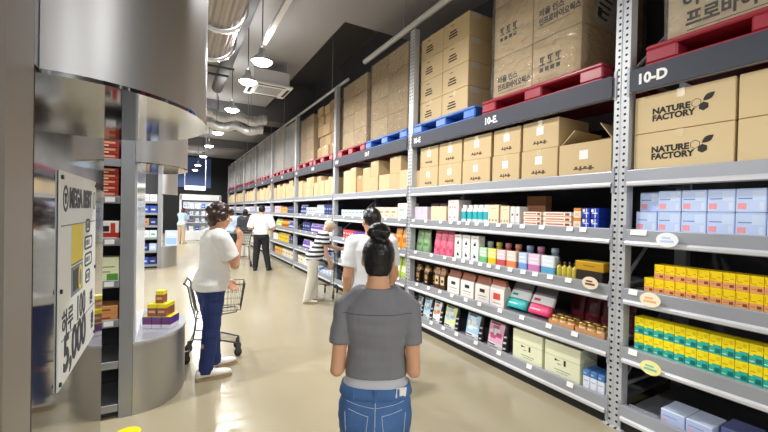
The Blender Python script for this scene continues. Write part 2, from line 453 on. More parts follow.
blob('undershirt', ub, mat('pale grey undershirt', 'c3c6cc', .85), woman, .006, 2, .003, 14)
wb = MB(); R = []
for z, g in () and ((.497, .0105), (.4975, .013), (.526, .0125), (.5265, .0095)):
    a = wsec(z, g); R.append([Vector((a[0]*WH*math.cos(t)*1.0, a[2]*WH+a[1]*WH*math.sin(t), z*WH)) for t in [2*PI*j/48 for j in range(48)]])
def superr(R): return R
wb.loft([(z*WH,)+tuple(q*WH for q in wsec(z, g)) for z, g in ((.522, .0095), (.524, .0125), (.549, .0118), (.551, .0085))], n=40)
band = wb.build('waistband', m_denim, woman)
bpy.context.view_layer.update()
jeans = [c for c in woman.children if c.name.startswith('trousers')][0]
m_thread = mat('pale stitching', 'b9c3d6', .8)
def stitch(pts, name='stitching', r=.0016, m=None):
    P = []
    for i in range(len(pts)-1):
        for t in range(6):
            x = pts[i][0]+(pts[i+1][0]-pts[i][0])*t/6; z = pts[i][1]+(pts[i+1][1]-pts[i][1])*t/6
            p, n = ray_back(jeans, x, z)
            if p is not None: P.append(p+n*.001)
    if len(P) > 2: MB().path(P, r, 5).build(name, m or m_thread, woman)
for k in (-1, 1):
    stitch([(k*.03, .735), (k*.135, .755)]); stitch([(k*.03, .735), (k*.042, .635), (k*.085, .605), (k*.125, .645), (k*.135, .755)])
    stitch([(k*.004, .765), (k*.15, .785)], r=.0013)
stitch([(0, .785), (0, .62)], r=.002)
for x in (-.095, 0, .1):
    bb = MB(); p, n = ray_back(band, x, .815)
    if p is not None: bb.box(x-.006, x+.006, p.y-.006, p.y+.002, .788, .842, ch=.0015); bb.build('belt_loop', m_denim, woman)
p, n = ray_back(band, .112, .822)
if p is not None:
    bb = MB(); X = Matrix.Translation(p+n*.003) @ Matrix.Rotation(math.atan2(n.x, -n.y), 4, 'Z') @ Matrix.Rotation(.12, 4, 'Y'); bb.box(-.026, .026, -.0015, .002, -.021, .021, X=X)
    tag(bb.build('label_patch', mat('white leather patch', 'eeeeee', .6), woman), 'white label patch')
# yoke seam across the shoulders of the tee
tee = [c for c in woman.children if c.name.startswith('shirt')][0]; P = []
for i in range(41):
    x = -.155+.31*i/40; p, n = ray_back(tee, x, 1.165)
    if p is not None: P.append(p+n*.0006)
MB().path(P, .0014, 5).build('yoke_seam', mat('dark grey seam', '4a4b50', .9), woman)

UP = [((-.08, -.05, -1), (.05, .2, -1), .35), ((.08, -.05, -1), (-.05, .2, -1), .35)]
q = Vector((0, 0, CAMH))
person('man with short black hair in white tee, standing just beyond the woman with the bun', (1.58, 3.02, 0), 12, 1.665, 'm', 'd3a080', 'short', '17151a', top='eceef2', legfit=.018, shx=.104, sr=.9, waist=.54, sleeve=.72, topfit=.018, hem=.47, bottom='3a3f4a',
       arms=[((-.16, .0, -1), (.1, .55, -.8), .5), ((.16, .0, -1), (-.1, .55, -.8), .5)], vox=.008, head=(-10, 5))
person('woman with curly brown hair in white tee and navy jeans, hand raised to her chin', (.33, 4.0, 0), 76, 1.67, 'f', 'd6a284', 'curly', '3a2420', top='f1f1ef', sleeve=.72, topfit=.026, hem=.50, bottom='22346c', legfit=.016, waist=.53, shoe='f3efe6', sole='b09a78', shs=1.14,
       arms=[((-.1, .1, -1), (.1, .5, -.6), .5), ((.06, .42, -.9), (-.12, .22, .97), .9, (-.6, -.6, 0))], vox=.008, head=(8, 6), lean=5, belly=.03, legs=[((-.056, .03, .28), (-.06, .05, .045)), ((.056, -.01, .28), (.06, -.04, .045))], wr=.006)
person('stooping shopper in black and white striped tee, pale hat and pale trousers', (2.17, 6.37, 0), 100, 1.52, 'f', 'c99c7e', 'hat', 'cfc4b0', topmat=stripes('striped jersey', '23252e', 'dddddf', .075, .52), sleeve=.62, topfit=.024, hem=.49, bottom='d9d6cb', legfit=.022, waist=.55,
       shoe='efece6', lean=24, arms=[((-.1, .55, -.8), (.0, .9, -.2), .8), ((.1, .05, -1), (-.02, .3, -1), .4)], vox=.01, head=(0, 5), belly=.03, legs=[((-.056, .02, .28), (-.06, .03, .045)), ((.056, -.02, .28), (.06, -.07, .045))])
person('man in white shirt and black trousers seen from behind, legs apart', (2.06, 10.25, 0), 22, 1.74, 'm', 'd0a284', 'short', '141316', top='eef0f4', sleeve=.9, topfit=.022, hem=.55, bottom='17181e', legfit=.02, shoe='1b1b1d', sole='151515',
       arms=[((-.3, .12, -.9), (.35, .9, .0), .6), ((.34, -.05, -.9), (-.5, .75, -.1), .6)], vox=.011, legs=[((-.07, .01, .28), (-.085, -.01, .045)), ((.07, .01, .28), (.115, -.01, .045))], wr=.006)
person('woman in pale blue shirt and black trousers beside the wire trolley', (1.69, 13.2, 0), 20, 1.62, 'f', 'd2a486', 'bob', '2a211f', top='c7dcf4', sleeve=.95, topfit=.03, hem=.5, bottom='16171b', legfit=.02, shoe='26262a', sole='202022', vox=.012, head=(35, 5), arms=UP, legs=[((-.056, .03, .28), (-.06, .09, .045)), ((.056, -.03, .28), (.06, -.1, .045))])
person('shopper in dark grey top and white trousers half hidden behind the white-shirted man', (2.07, 12.9, 0), 10, 1.62, 'f', 'd2a486', 'bob', '1e1a1b', top='3e4148', sleeve=.95, topfit=.02, hem=.5, bottom='e3e2de', legfit=.02, shoe='dcd9d2', vox=.012, arms=UP)
person('brown-haired woman in pale blue top in front of the refrigerated cabinet', (.36, 19.3, 0), 40, 1.62, 'f', 'd8ac90', 'bob', '5a2f26', top='b9d3ea', sleeve=.8, topfit=.024, hem=.5, bottom='c9b39a', legfit=.02, vox=.012, head=(10, 8), lean=8, arms=[((-.1, .5, -.85), (.05, .95, -.1), .6), ((.1, .5, -.85), (-.05, .95, -.1), .6)])
# ------------------------------------------------------------------ the pallet rack
XR = 2.9823
P0, BAY = 1.624, 2.932
def post_y(k): return P0+BAY*k
LV = [.08, .523, .967, 1.41, 1.854]
PAL = 2.545
DECK = [z+.105 for z in LV]; DECK[0] = .15
NB = 8
m_hole = mat('perforated upright', 'c3c6cb', .42, .3)
def holes():
    nt = m_hole.node_tree; bs = nt.nodes['Principled BSDF']
    def N(op, a, b=None):
        n = nt.nodes.new('ShaderNodeMath'); n.operation = op
        for i, x in enumerate((a, b)):
            if x is None: continue
            if isinstance(x, (int, float)): n.inputs[i].default_value = x
            else: nt.links.new(x, n.inputs[i])
        return n.outputs[0]
    tc = nt.nodes.new('ShaderNodeTexCoord'); sp = nt.nodes.new('ShaderNodeSeparateXYZ'); nt.links.new(tc.outputs['Object'], sp.inputs[0])
    dy = N('SUBTRACT', N('ABSOLUTE', sp.outputs[1]), .026); dz = N('SUBTRACT', N('PINGPONG', sp.outputs[2], .025), .0)
    d = N('SQRT', N('ADD', N('MULTIPLY', dy, dy), N('MULTIPLY', dz, dz)))
    k = N('MULTIPLY', N('LESS_THAN', d, .0098), N('LESS_THAN', sp.outputs[0], .02))
    mx = nt.nodes.new('ShaderNodeMix'); mx.data_type = 'RGBA'; mx.inputs[6].default_value = lin('c3c6cb'); mx.inputs[7].default_value = lin('141518')
    nt.links.new(k, mx.inputs[0]); nt.links.new(mx.outputs[2], bs.inputs['Base Color'])
holes()
rack = empty('pallet_rack', (XR, 0, 0))
tag(rack, 'long grey perforated steel pallet rack along the right side of the aisle', 'rack')
pm = MB()
prof = [(0, -.055), (0, -.012), (.006, -.007), (.006, .007), (0, .012), (0, .055), (.085, .055), (.085, .045), (.03, .045), (.03, -.045), (.085, -.045), (.085, -.055)]
pm.rings([[(x, y, z) for x, y in prof] for z in (.006, 4.25)], sm=False)
pm.box(-.02, .1, -.075, .075, 0, .006)
post_mesh = pm.mesh('front_post', m_hole)
rb = MB(); rb.box(1.0, 1.08, -.045, .045, 0, 4.25); rear_mesh = rb.mesh('rear_post', m_steel)
bm_ = MB()
for i in range(5):
    z = .3+.8*i; bm_.tube((.08, 0, z), (1.0, 0, z), .014, 6); bm_.tube((.08, 0, z), (1.0, 0, z+.75), .014, 6)
brace_mesh = bm_.mesh('brace', m_steel)
for k in range(-1, NB+1):
    for nm, me in (('front_post', post_mesh), ('rear_post', rear_mesh), ('brace', brace_mesh)):
        o = bpy.data.objects.new(nm, me); C.objects.link(o); o.parent = rack; o.location = (0, post_y(k), 0)
y0, y1 = .058, BAY-.058
bp = MB()
# step-beam section: upright face, sloped shoulder, protruding rolled lip at the foot
sec = [(.0, .118), (-.004, .118), (-.006, .112), (-.006, .034), (-.016, .028), (-.02, .02), (-.02, .002), (-.014, -.004), (.03, -.004), (.03, .118)]
bp.rings([[(x, y, z) for x, z in sec] for y in (y0, y1)], sm=False)
ringn = len(sec)
for i, mi in ((3, 1), (4, 1), (5, 1)): bp.m[i] = mi
for e in (.038, BAY-.058): bp.box(-.007, -.002, e, e+.02, -.05, .15, 0, ch=.001)
beam_mesh = bp.mesh('shelf_beam', [m_beam, m_lip], fix=True)
dk = MB(); dk.box(.032, .98, y0, y1, .075, .105)
for i in range(6): dk.box(.035, .045, y0+.1+i*.45, y0+.5+i*.45, .06, .0755)
deck_mesh = dk.mesh('shelf_deck', m_deck)
pb = MB(); pb.box(-.004, .04, y0, y1, 0, .165, 0, ch=.004); pb.box(1.0, 1.04, y0, y1, 0, .165)
for e in (.038, BAY-.058): pb.box(-.008, -.003, e, e+.02, -.02, .2, 0, ch=.001)
pal_mesh = pb.mesh('pallet_beam', m_beam)
BEAM = {}
for b in range(-1, NB):
    for l, z in enumerate(LV):
        o = bpy.data.objects.new('shelf_beam', beam_mesh); C.objects.link(o); o.parent = rack; o.location = (0, post_y(b), z); BEAM[(b, l)] = o
        o = bpy.data.objects.new('shelf_deck', deck_mesh); C.objects.link(o); o.parent = rack; o.location = (0, post_y(b), z if l else z-.035)
    o = bpy.data.objects.new('pallet_beam', pal_mesh); C.objects.link(o); o.parent = rack; o.location = (0, post_y(b), PAL)
kp = MB(); kp.box(.04, .06, y0, y1, 0, .072); shadow_mesh = kp.mesh('shadow_strip', mat('black shadow strip', '0f0f11', .7))  # black strip stands in for the shadow under the bottom shelf
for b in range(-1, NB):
    o = bpy.data.objects.new('shadow_strip', shadow_mesh); C.objects.link(o); o.parent = rack; o.location = (-.03, post_y(b), 0)
sg = MB()
w = 1.42
sg.rings([[(x, y, z) for y, z in [(q[0], q[1]) for q in [(.012, 0), (w-.012, 0), (w, .012), (w, .156), (w-.012, .168), (.012, .168), (0, .156), (0, .012)]]] for x in (-.026, -.011)], sm=False)
sign_mesh = sg.mesh('sign_board', m_sign)
LET = 'DEFGHIJKL'
lm = {}
for b in range(-1, NB):
    for h in (0, 1):
        if b == -1 and h == 0: continue
        o = bpy.data.objects.new('sign_board', sign_mesh); C.objects.link(o); o.parent = rack
        o.location = (0, post_y(b)+(.062, 1.515)[h]-(0 if h == 0 else .07), PAL-.002)
        body = '10-'+LET[b+1]+('.' if b == 0 and h == 0 else '')
        key = body
        if key not in lm:
            me = text_mesh(body, .1, .0042, 'LEFT', .95); me.transform(FACE_AISLE); me.materials.clear(); me.materials.append(m_white); lm[key] = me
        t = bpy.data.objects.new('lettering', lm[key]); C.objects.link(t); t.parent = o; t.location = (-.027, w-.05, .08)
# price tickets clipped to the shelf edges
tk = MB(); tk.box(-.004, 0, -.03, .03, -.021, .021, ch=.001); tk_mesh = tk.mesh('price_ticket', mat('price ticket', 'f3f3f1', .4))
def tickets(b, l, ys):
    for y in ys:
        o = bpy.data.objects.new('price_ticket', tk_mesh); C.objects.link(o); o.parent = BEAM[(b, l)]
        o.location = (-.008, y-post_y(b), .098); o.rotation_euler = (0, .25, 0)
tickets(0, 3, [4.42, 4.12, 3.8, 3.6, 3.45, 3.3, 3.15, 3.0, 2.83, 2.68, 2.52, 2.3, 2.02, 1.9])
tickets(0, 2, [4.35, 3.98, 3.7, 3.52, 3.36, 3.22, 3.08, 2.95, 2.82, 2.66, 2.5, 2.36, 2.2, 2.02])
tickets(0, 1, [4.3, 4.03, 3.78, 3.55, 3.3, 3.08, 2.78, 2.5, 2.2, 1.95])
tickets(0, 0, [3.95, 3.7, 3.45, 3.12, 2.78, 2.4, 1.98])
tickets(-1, 2, [1.5]); tickets(-1, 1, [1.49]); tickets(-1, 3, [1.5, 1.45])
for l in (1, 2, 3): tickets(1, l, [4.8+.42*i for i in range(6)])
for l in (1, 2, 3): tickets(2, l, [7.8+.5*i for i in range(5)])

# ------------------------------------------------------------------ goods
PROTO = {}
def goods(key, make, *a):
    if key in PROTO: return dup(PROTO[key])
    PROTO[key] = o = make(*a); return o
def set_(o, x, y, z, label, cat, group=None, rz=0):
    o.location = (x, y, z); o.rotation_euler = (0, 0, rz)
    if 'group' in o: del o['group']
    return tag(o, label, cat, group)
def mk_box(name, w, h, d, m, ch=.003):
    mb = MB(); mb.box(0, d, -w/2, w/2, 0, h, ch=ch); return mb.build(name, m)
def mk_carton(w, h, d, m, lab=True, tape=True, name='cardboard_box', marks=None, flaps=False):
    mb = MB()
    if not flaps: mb.box(0, d, -w/2, w/2, 0, h, ch=.004)
    else:
        t = .006
        mb.box(0, t, -w/2, w/2, 0, h); mb.box(d-t, d, -w/2, w/2, 0, h); mb.box(t, d-t, -w/2, -w/2+t, 0, h); mb.box(t, d-t, w/2-t, w/2, 0, h); mb.box(t, d-t, -w/2+t, w/2-t, 0, t)
    o = mb.build(name, m)
    if flaps:
        for (c, ax, an, ln, wd) in (((d*.5, w/2-.006, h+.004), 'X', .8, .17, d*.9), ((d*.5, -w/2+.008, h+.004), 'X', -.62, .17, d*.9)):
            f = MB(); s = 1 if c[1] > 0 else -1
            f.box(-wd/2, wd/2, -.003, .003, 0, ln); fo = f.build('flap', m, o, c, (an, 0, 0))
        f = MB(); f.box(-.003, .003, -w*.46, w*.46, 0, .13); f.build('flap', m, o, (d-.004, 0, h), (0, .5, 0))
    if tape and not flaps:
        t = MB(); t.box(-.0012, d+.001, -.024, .024, h-.0005, h+.001); t.box(-.0015, .0005, -.024, .024, h-.055, h+.001); t.build('packing_tape', m_tape, o)
    if lab:
        t = MB(); s = .078 if w > .3 else .06; t.box(-.0015, .0005, -s/2, s/2, h*.5, h*.5+s*1.0); t.build('paper_label', mat('paper label', 'efefec', .6), o)
    return o
def mk_pouch(w, h, d, m, name='stand_up_pouch', n=26):
    mb = MB()
    mb.loft([(0, d*.42, w*.47), (.012*h/.2, d*.5, w*.5), (h*.25, d*.47, w*.5), (h*.55, d*.34, w*.495), (h*.8, d*.16, w*.485), (h*.9, .004, w*.48), (h, .002, w*.475)], n=n, e=3.2)
    for i in range(len(mb.v)): mb.v[i] = (mb.v[i][0]+d*.5+.15*d*(mb.v[i][2]/h), mb.v[i][1], mb.v[i][2])
    return mb.build(name, m)
def mk_gusset(w, h, d, m, name='gusseted_bag', band=None, fold=True):
    """upright paper bag, square base, top folded over"""
    mb = MB(); R = []
    for z, dd, ww in ((0, d, w), (h*.62, d*.95, w), (h*.86, d*.35, w*.98), (h*.93, d*.14, w*.97), (h, d*.12, w*.97)):
        c = d*.5
        R.append([(c-dd/2, -ww/2, z), (c-dd/2, ww/2, z), (c, ww/2*.93, z), (c+dd/2, ww/2, z), (c+dd/2, -ww/2, z), (c, -ww/2*.93, z)])
    mb.rings(R, sm=False); o = mb.build(name, m)
    if fold:
        f = MB(); f.box(d*.5-d*.2, d*.5-d*.07, -w*.47, w*.47, h*.9, h*1.015, ch=.003); f.build('folded_top', band or m, o)
    return o
def mk_bottle(r, h, m, mc, name='bottle', neck=.38, capf=.16):
    mb = MB(); b = h*(1-capf)
    mb.lathe([(r*.9, 0), (r, .006), (r, b*.72), (r*.92, b*.82), (r*neck*1.15, b*.94), (r*neck, b)], n=16); o = mb.build(name, m)
    c = MB(); c.lathe([(r*neck*1.25, b), (r*neck*1.3, b+.003), (r*neck*1.3, h-.004), (r*neck*1.1, h)], n=14); c.build('cap', mc, o)
    return o
def near(n, tot): return ORD[n]

XF = 3.032
# ---- bay 10-D
CD = printed('brown board with a faint foot print', 'd6c095', [(.02, .98, 0, .01, 'b79c6c')], .75)
def logo(o, cx, z, s, m):
    """hexagon outline, solid hexagon and leaf printed beside the lettering"""
    mb = MB()
    def hexa(cx, cz, r, r2=None):
        pts = [(cx+r*math.sin(PI/3*i), cz+r*math.cos(PI/3*i)) for i in range(6)]
        if r2:
            q = [(cx+r2*math.sin(PI/3*i), cz+r2*math.cos(PI/3*i)) for i in range(6)]
            for i in range(6):
                j = (i+1) % 6; mb.add([(-.001, -a, b) for a, b in (pts[i], pts[j], q[j], q[i])], [(0, 1, 2, 3)])
        else: mb.add([(-.001, -a, b) for a, b in pts], [tuple(range(6))])
    hexa(0, 0, .027, .0235); hexa(.036, -.028, .026)
    lf = [(.03, .0)]
    lf = [(.032+.056*t+.010*k*math.sin(PI*t)*1.35*-1*.8, .004+.04*t+.018*k*math.sin(PI*t)*.8) for k, rng in ((1, range(0, 9)), (-1, range(8, -1, -1))) for t in [i/8 for i in rng]]
    mb.add([(-.001, -a, b) for a, b in lf], [tuple(range(len(lf)))])
    for i in range(len(mb.v)): x, y, z0 = mb.v[i]; mb.v[i] = (x, y*s, z0*s)
    e = mb.build('printed_emblem', m, o, (0, -cx, z)); return e
m_print = mat('black ink on board', '2b2520', .7)
def dcarton(y0, y1, z, label, h=.274, brand=True, right=False):
    o = mk_carton(y1-y0-.006, h, .5, CD, lab=False); set_(o, XF-.005, (y0+y1)/2, z, label, 'cardboard box')
    if brand:
        text('NATURE', .058, m_print, o, (-.0012, .172, h*.54), bold=.0027, sx=1.02, align='LEFT', name='lettering'); text('FACTORY', .058, m_print, o, (-.0012, .172, h*.54-.05), bold=.0027, align='LEFT', sx=.98)
        logo(o, .09, h*.54+.006, 1.12, m_print)
    if right:
        t = MB(); t.box(-.0012, 0, .055, .095, .13, .17); t.box(-.0012, 0, .055, .095, .085, .12); t.box(-.0012, 0, -.04, .095, .072, .074); t.build('printed_marks', m_print, o)
    return o
dcarton(.965, 1.552, DECK[4]+.001, 'brown carton with black lettering and leaf emblem, lower one beside the near post')
dcarton(.965, 1.552, DECK[4]+.278, 'brown carton with black lettering and leaf emblem, half shaded, upper one under sign 10-D')
dcarton(.37, .955, DECK[4]+.001, 'brown carton at the right picture edge, lower of its pair', brand=False, right=True)
dcarton(.37, .955, DECK[4]+.278, 'brown carton at the right picture edge, upper of its pair', brand=False)
# pale blue cartons, two tiers
mb_ = printed('pale blue carton print', 'c3d6fb', [(.08, .55, .56, .6, '5d74b0'), (.55, .95, .5, .9, 'cfdffc'), (.0, 1, .94, .97, 'a7bbe8'), (.06, .36, .13, .38, 'f0a0ac'), (.78, .92, .1, .42, 'd8e2fa')], .35)
ys = [1.537, 1.39, 1.247, 1.103, .961, .818, .675]
for i in range(6):
    for t in (0, 1):
        o = goods('pale', mk_box, 'product_box', .139, .146, .2, mb_, .004)
        x = XF+.02
        if t and i == 0: x += .05
        set_(o, x, (ys[i]+ys[i+1])/2-(.03 if t and i == 0 else 0)*0, DECK[3]+.001+t*.148, f'pale blue carton, {ORD[i]} from the near post, {"upper" if t else "lower"} row on the fourth shelf', 'box', 'pale blue cartons on the fourth shelf')
def tworow(key, base, rects, us, z, h, d, ymax, pitch, n, col, shelf, xo=.012):
    m = printed(key, base, rects, .35)
    for i in range(n):
        for t in (0, 1):
            if t and i == 0 and key == 'amber box print': continue
            o = goods(key, mk_box, 'product_box', pitch*.955, h, d, m, .002)
            set_(o, XF+xo, ymax-(i+.5)*pitch, z+.001+t*(h+.001), f'{col} box, {ORD[i]} from the near post, {"upper" if t else "lower"} row on the {shelf} shelf', 'box', f'{col} boxes on the {shelf} shelf')
tworow('amber box print', 'fbd814', [(0, 1, 0, .42, 'e9a56a'), (.1, .5, .5, .56, 'd79a10'), (.55, .9, .12, .3, '8a4a24'), (.1, .45, .2, .25, 'c57a3e'), (.05, .12, .55, .9, 'c9a013'), (.62, .9, .62, .66, 'b88c10')], None, DECK[2], .104, .11, 1.462, .0645, 12, 'yellow and orange', 'third')
tworow('teal box print', 'fbe51a', [(0, 1, 0, .42, '35b5a0'), (.3, 1, .42, .5, '35b5a0'), (.5, .95, .08, .32, '12756f'), (.1, .5, .62, .67, 'c2a50f'), (.05, .4, .12, .17, 'c7ece4'), (.6, .9, .7, .9, 'e9cf10')], None, DECK[1], .122, .11, 1.52, .0645, 13, 'yellow and teal', 'second')
m = printed('big pale box print', 'b9c7ea', [(.1, .7, .62, .66, '6c7fb5'), (.05, .3, .3, .42, 'eaa9b4'), (0, 1, .93, 1, 'd0dcf5')], .35)
for i, (y, x, c) in enumerate(((1.262, .0, 'pale blue carton with pink mark, nearest the post on the bottom shelf'), (1.112, .0, 'pale blue carton, second from the post on the bottom shelf'))):
    o = goods('bigpale', mk_box, 'product_box', .144, .115, .22, m, .004); set_(o, XF+.02+x, y, DECK[0]+.001, c, 'box')
o = mk_box('product_box', .16, .12, .2, mat('shade-darkened pale blue carton', '6f78ac', .4), .004); set_(o, XF+.1, .945, DECK[0]+.001, 'pale blue carton darkened for shade, set back at the frame corner on the bottom shelf', 'box')  # pale carton set back; the shelf's shade is put into its colour
mb = MB(); mb.box(0, .003, -.095, .095, 0, .055); mb.box(0, .13, -.095, .095, 0, .002)
set_(mb.build('shelf_divider', mat('clear grey plastic', '9a9ca4', .15, spec=.8)), XF+.0, 1.44, DECK[0]+.001, 'clear plastic shelf tray beside the near post on the bottom shelf', 'shelf tray')
# oval price signs
def oval(y, z, c1, c2, label, w=.066, h=.05):
    mb = MB(); R = [[(x, w*math.cos(2*PI*j/28), h*math.sin(2*PI*j/28)) for j in range(28)] for x in (-.002, .002)]
    mb.rings(R, sm=False); o = mb.build('oval_price_sign', mat('oval sign '+c1, c1, .35)); set_(o, XR-.05, y, z, label, 'price sign')
    b = MB(); b.box(-.0035, -.0018, -w*.6, w*.6, -h*.35, -h*.05); b.box(-.0035, -.0018, -w*.3, w*.5, h*.15, h*.4); b.build('printed_panel', mat('oval print '+c2, c2, .4), o)
    s = MB(); s.box(.002, .028, -.006, .006, -.012, .004); s.build('clip', m_white, o)
oval(on(667, 240, 0, XR-.05).y, on(667, 240, 0, XR-.05).z, 'eef3f8', 'bcd0ec', 'oval white and blue price sign under the pale blue cartons')
oval(on(650, 300, 0, XR-.05).y, on(650, 300, 0, XR-.05).z, 'f6ead0', 'ecb478', 'oval cream price sign under the yellow and orange boxes')
oval(on(650.5, 368, 0, XR-.05).y, on(650.5, 368, 0, XR-.05).z, 'f4eea0', '7ec4b4', 'oval yellow and green price sign under the yellow and teal boxes')
oval(on(590, 283, 0, XR-.05).y, on(590, 283, 0, XR-.05).z, 'f4e6cc', '7a4a2a', 'oval cream price sign below the gold box on the third shelf')

# ---- bay 10-E: cartons on the fifth shelf
CE = printed('brown board with small print', 'cfb78c', [(.3, .7, .2, .24, '5b4a35'), (.33, .38, .24, .3, '5b4a35'), (.42, .46, .16, .3, '5b4a35'), (.5, .56, .24, .29, '5b4a35'), (.6, .66, .17, .3, '5b4a35')], .75)
bot = [(3.965, 4.375), (3.5, 3.945), (3.03, 3.48), (2.63, 2.995), (2.2, 2.6)]
for i, (a, b) in enumerate(bot):
    set_(mk_carton(b-a, .285, .45, CE), XF, (a+b)/2, DECK[4]+.001, f'brown carton with white label, {ORD[len(bot)-i]} from the near post, lower row on the fifth shelf', 'cardboard box')
set_(mk_carton(.46, .285, .45, CE, flaps=True), XF, 1.95, DECK[4]+.001, 'open brown carton with raised flaps beside the near post on the fifth shelf', 'cardboard box')
for i, (a, b) in enumerate([(3.98, 4.38), (3.51, 3.95), (3.03, 3.48), (2.63, 2.99), (2.2, 2.6)]):
    set_(mk_carton(b-a, .272, .45, CE), XF+.01, (a+b)/2, DECK[4]+.289, f'brown carton with white label, {ORD[5-i-1]} from the open carton, upper row on the fifth shelf', 'cardboard box')
set_(mk_carton(.09, .26, .4, m_carton3, lab=False), XF+.03, 4.455, DECK[4]+.001, 'slim pale carton squeezed against the far post of bay 10-E on the fifth shelf', 'cardboard box')
# ---- pallets and pallet loads
def mk_pallet(w, d, m):
    h = .15; mb = MB()
    mb.box(0, d, -w/2, w/2, h-.035, h, ch=.012)
    mb.box(0, d, -w/2, w/2, 0, .022, ch=.008)
    for c, ww in ((-w/2+.1, .2), (0, .2), (w/2-.1, .2)):
        for x0, x1 in ((.005, .16), (d/2-.08, d/2+.08), (d-.165, d-.005)): mb.box(x0, x1, c-ww/2, c+ww/2, .02, h-.03, ch=.012)
    for i in range(5): mb.box(.05, d-.05, -w/2+.06+i*(w-.12)/5, -w/2+.06+i*(w-.12)/5+.06, h-.002, h+.004)
    return mb.build('plastic_pallet', m)
m_red = mat('red moulded plastic', 'a12a3c', .35, var=(5, .06)); m_blu = mat('blue moulded plastic', '3f74c8', .35, var=(5, .06))
PZ = PAL+.168
def film_mat(nm='stretch film', cl=.07, gl_=.55):
    m = bpy.data.materials.new(nm); m.use_nodes = True; nt = m.node_tree; nt.nodes.clear()
    out = nt.nodes.new('ShaderNodeOutputMaterial'); mix = nt.nodes.new('ShaderNodeMixShader'); tr = nt.nodes.new('ShaderNodeBsdfTransparent'); gl = nt.nodes.new('ShaderNodeBsdfGlossy')
    tr.inputs[0].default_value = (1, 1, 1, 1); gl.inputs['Roughness'].default_value = .11
    tc = nt.nodes.new('ShaderNodeTexCoord'); n = nt.nodes.new('ShaderNodeTexNoise'); n.inputs['Scale'].default_value = 7; n.inputs['Detail'].default_value = 5; n.inputs['Distortion'].default_value = 1.5
    mp = nt.nodes.new('ShaderNodeMapping'); mp.inputs['Scale'].default_value = (1, 1, 1.8); mp.inputs['Rotation'].default_value = (.6, 0, 0)
    nt.links.new(tc.outputs['Object'], mp.inputs[0]); nt.links.new(mp.outputs[0], n.inputs['Vector'])
    bp = nt.nodes.new('ShaderNodeBump'); bp.inputs['Strength'].default_value = 1; bp.inputs['Distance'].default_value = .07; nt.links.new(n.outputs['Fac'], bp.inputs['Height'])
    nt.links.new(bp.outputs[0], gl.inputs['Normal'])
    lw = nt.nodes.new('ShaderNodeFresnel'); lw.inputs['IOR'].default_value = 1.5; nt.links.new(bp.outputs[0], lw.inputs['Normal'])
    ad = nt.nodes.new('ShaderNodeMath'); ad.operation = 'MULTIPLY_ADD'; ad.inputs[1].default_value = gl_; ad.inputs[2].default_value = .03; nt.links.new(lw.outputs[0], ad.inputs[0])
    df = nt.nodes.new('ShaderNodeBsdfDiffuse'); df.inputs[0].default_value = (.95, .95, .96, 1); m2 = nt.nodes.new('ShaderNodeMixShader'); m2.inputs[0].default_value = cl; nt.links.new(tr.outputs[0], m2.inputs[1]); nt.links.new(df.outputs[0], m2.inputs[2])
    nt.links.new(ad.outputs[0], mix.inputs[0]); nt.links.new(m2.outputs[0], mix.inputs[1]); nt.links.new(gl.outputs[0], mix.inputs[2]); nt.links.new(mix.outputs[0], out.inputs[0])
    return m
m_film = film_mat('stretch film', .06, .6); m_film2 = film_mat('cloudy stretch film', .4, 1.0)
def mk_film(w, d, h, seed):
    """thin wrap round a load: four sides of crumpled sheet with real thickness"""
    mb = MB(); R = []; nx, ny = 10, 10
    per = [(0, -w/2+w*i/ny) for i in range(ny)]+[(d*i/nx, w/2) for i in range(nx)]+[(d, w/2-w*i/ny) for i in range(ny)]+[(d-d*i/nx, -w/2) for i in range(nx)]
    for k in range(13):
        z = h*k/12; r = []
        for x, y in per:
            q = noise.noise(Vector((x*3+seed, y*3, z*4)))*.008+.014
            nx_ = -1 if x == 0 else (1 if x >= d-1e-6 else 0); ny_ = -1 if y <= -w/2+1e-6 else (1 if y >= w/2-1e-6 else 0)
            r.append((x+nx_*q, y+ny_*q, z))
        R.append(r)
    mb.rings(R, cap=False); o = mb.build('stretch_film', m_film); return o
def load(b, y0, y1, pm, rows, cols, bay, which, film=False, x=XR+.04, d=1.0, mats=None, pw=None, jag=0, marks=None, pname=None, setb=.02):
    """a pallet with its tiers of cartons"""
    pc = 'red' if pm is m_red else 'blue'
    yc = (y0+y1)/2; w = y1-y0
    pw = pw or (y0, y1)
    key = ('pal', pc, round(pw[1]-pw[0], 2)); o = goods(key, mk_pallet, pw[1]-pw[0], 1.05, pm)
    set_(o, XR+.0 if x < XR+.06 else x, (pw[0]+pw[1])/2, PZ, f'{pc} plastic pallet, {which} one above {bay}', 'pallet', 'pallets on the top rack level')
    z = PZ+.156; cw = w/cols; out = []
    for r, h in enumerate(rows):
        for c in range(cols):
            m = (mats or [m_carton])[(r*3+c) % len(mats or [1])]
            key = ('load', round(cw, 3), round(h, 3), m.name, d)
            k = goods(key, lambda: mk_carton(cw-.008, h-.004, d-.02, m, lab=False, tape=True))
            j = (random.random()-.5)*jag
            set_(k, x+setb+abs(j), y1-(c+.5)*cw, z, f'brown carton, {ORD[r]} tier, '+(['far', 'near'][c] if cols == 2 else ['far', 'middle', 'near'][c])+f' column, {which} pallet, {bay}', 'cardboard box', 'cartons stacked on pallets'); out.append((k, r, c, cw, h))
        z += h
    if film:
        f = mk_film(w, d, z-PZ-.158, b*7+y0); f.data.materials[0] = m_film2 if b > 2 else m_film; set_(f, x+setb-.002, yc, PZ+.158, f'clear stretch film wrapped around the {which} pallet load above {bay}', 'plastic film')
    return out
BN = {-1: 'bay 10-D', 0: 'bay 10-E'}
for i in range(1, NB): BN[i] = f'{ORD[i-1]} bay past 10-E'
CS = mat('stacked board', 'd2ba90', .72, var=(3, .05))
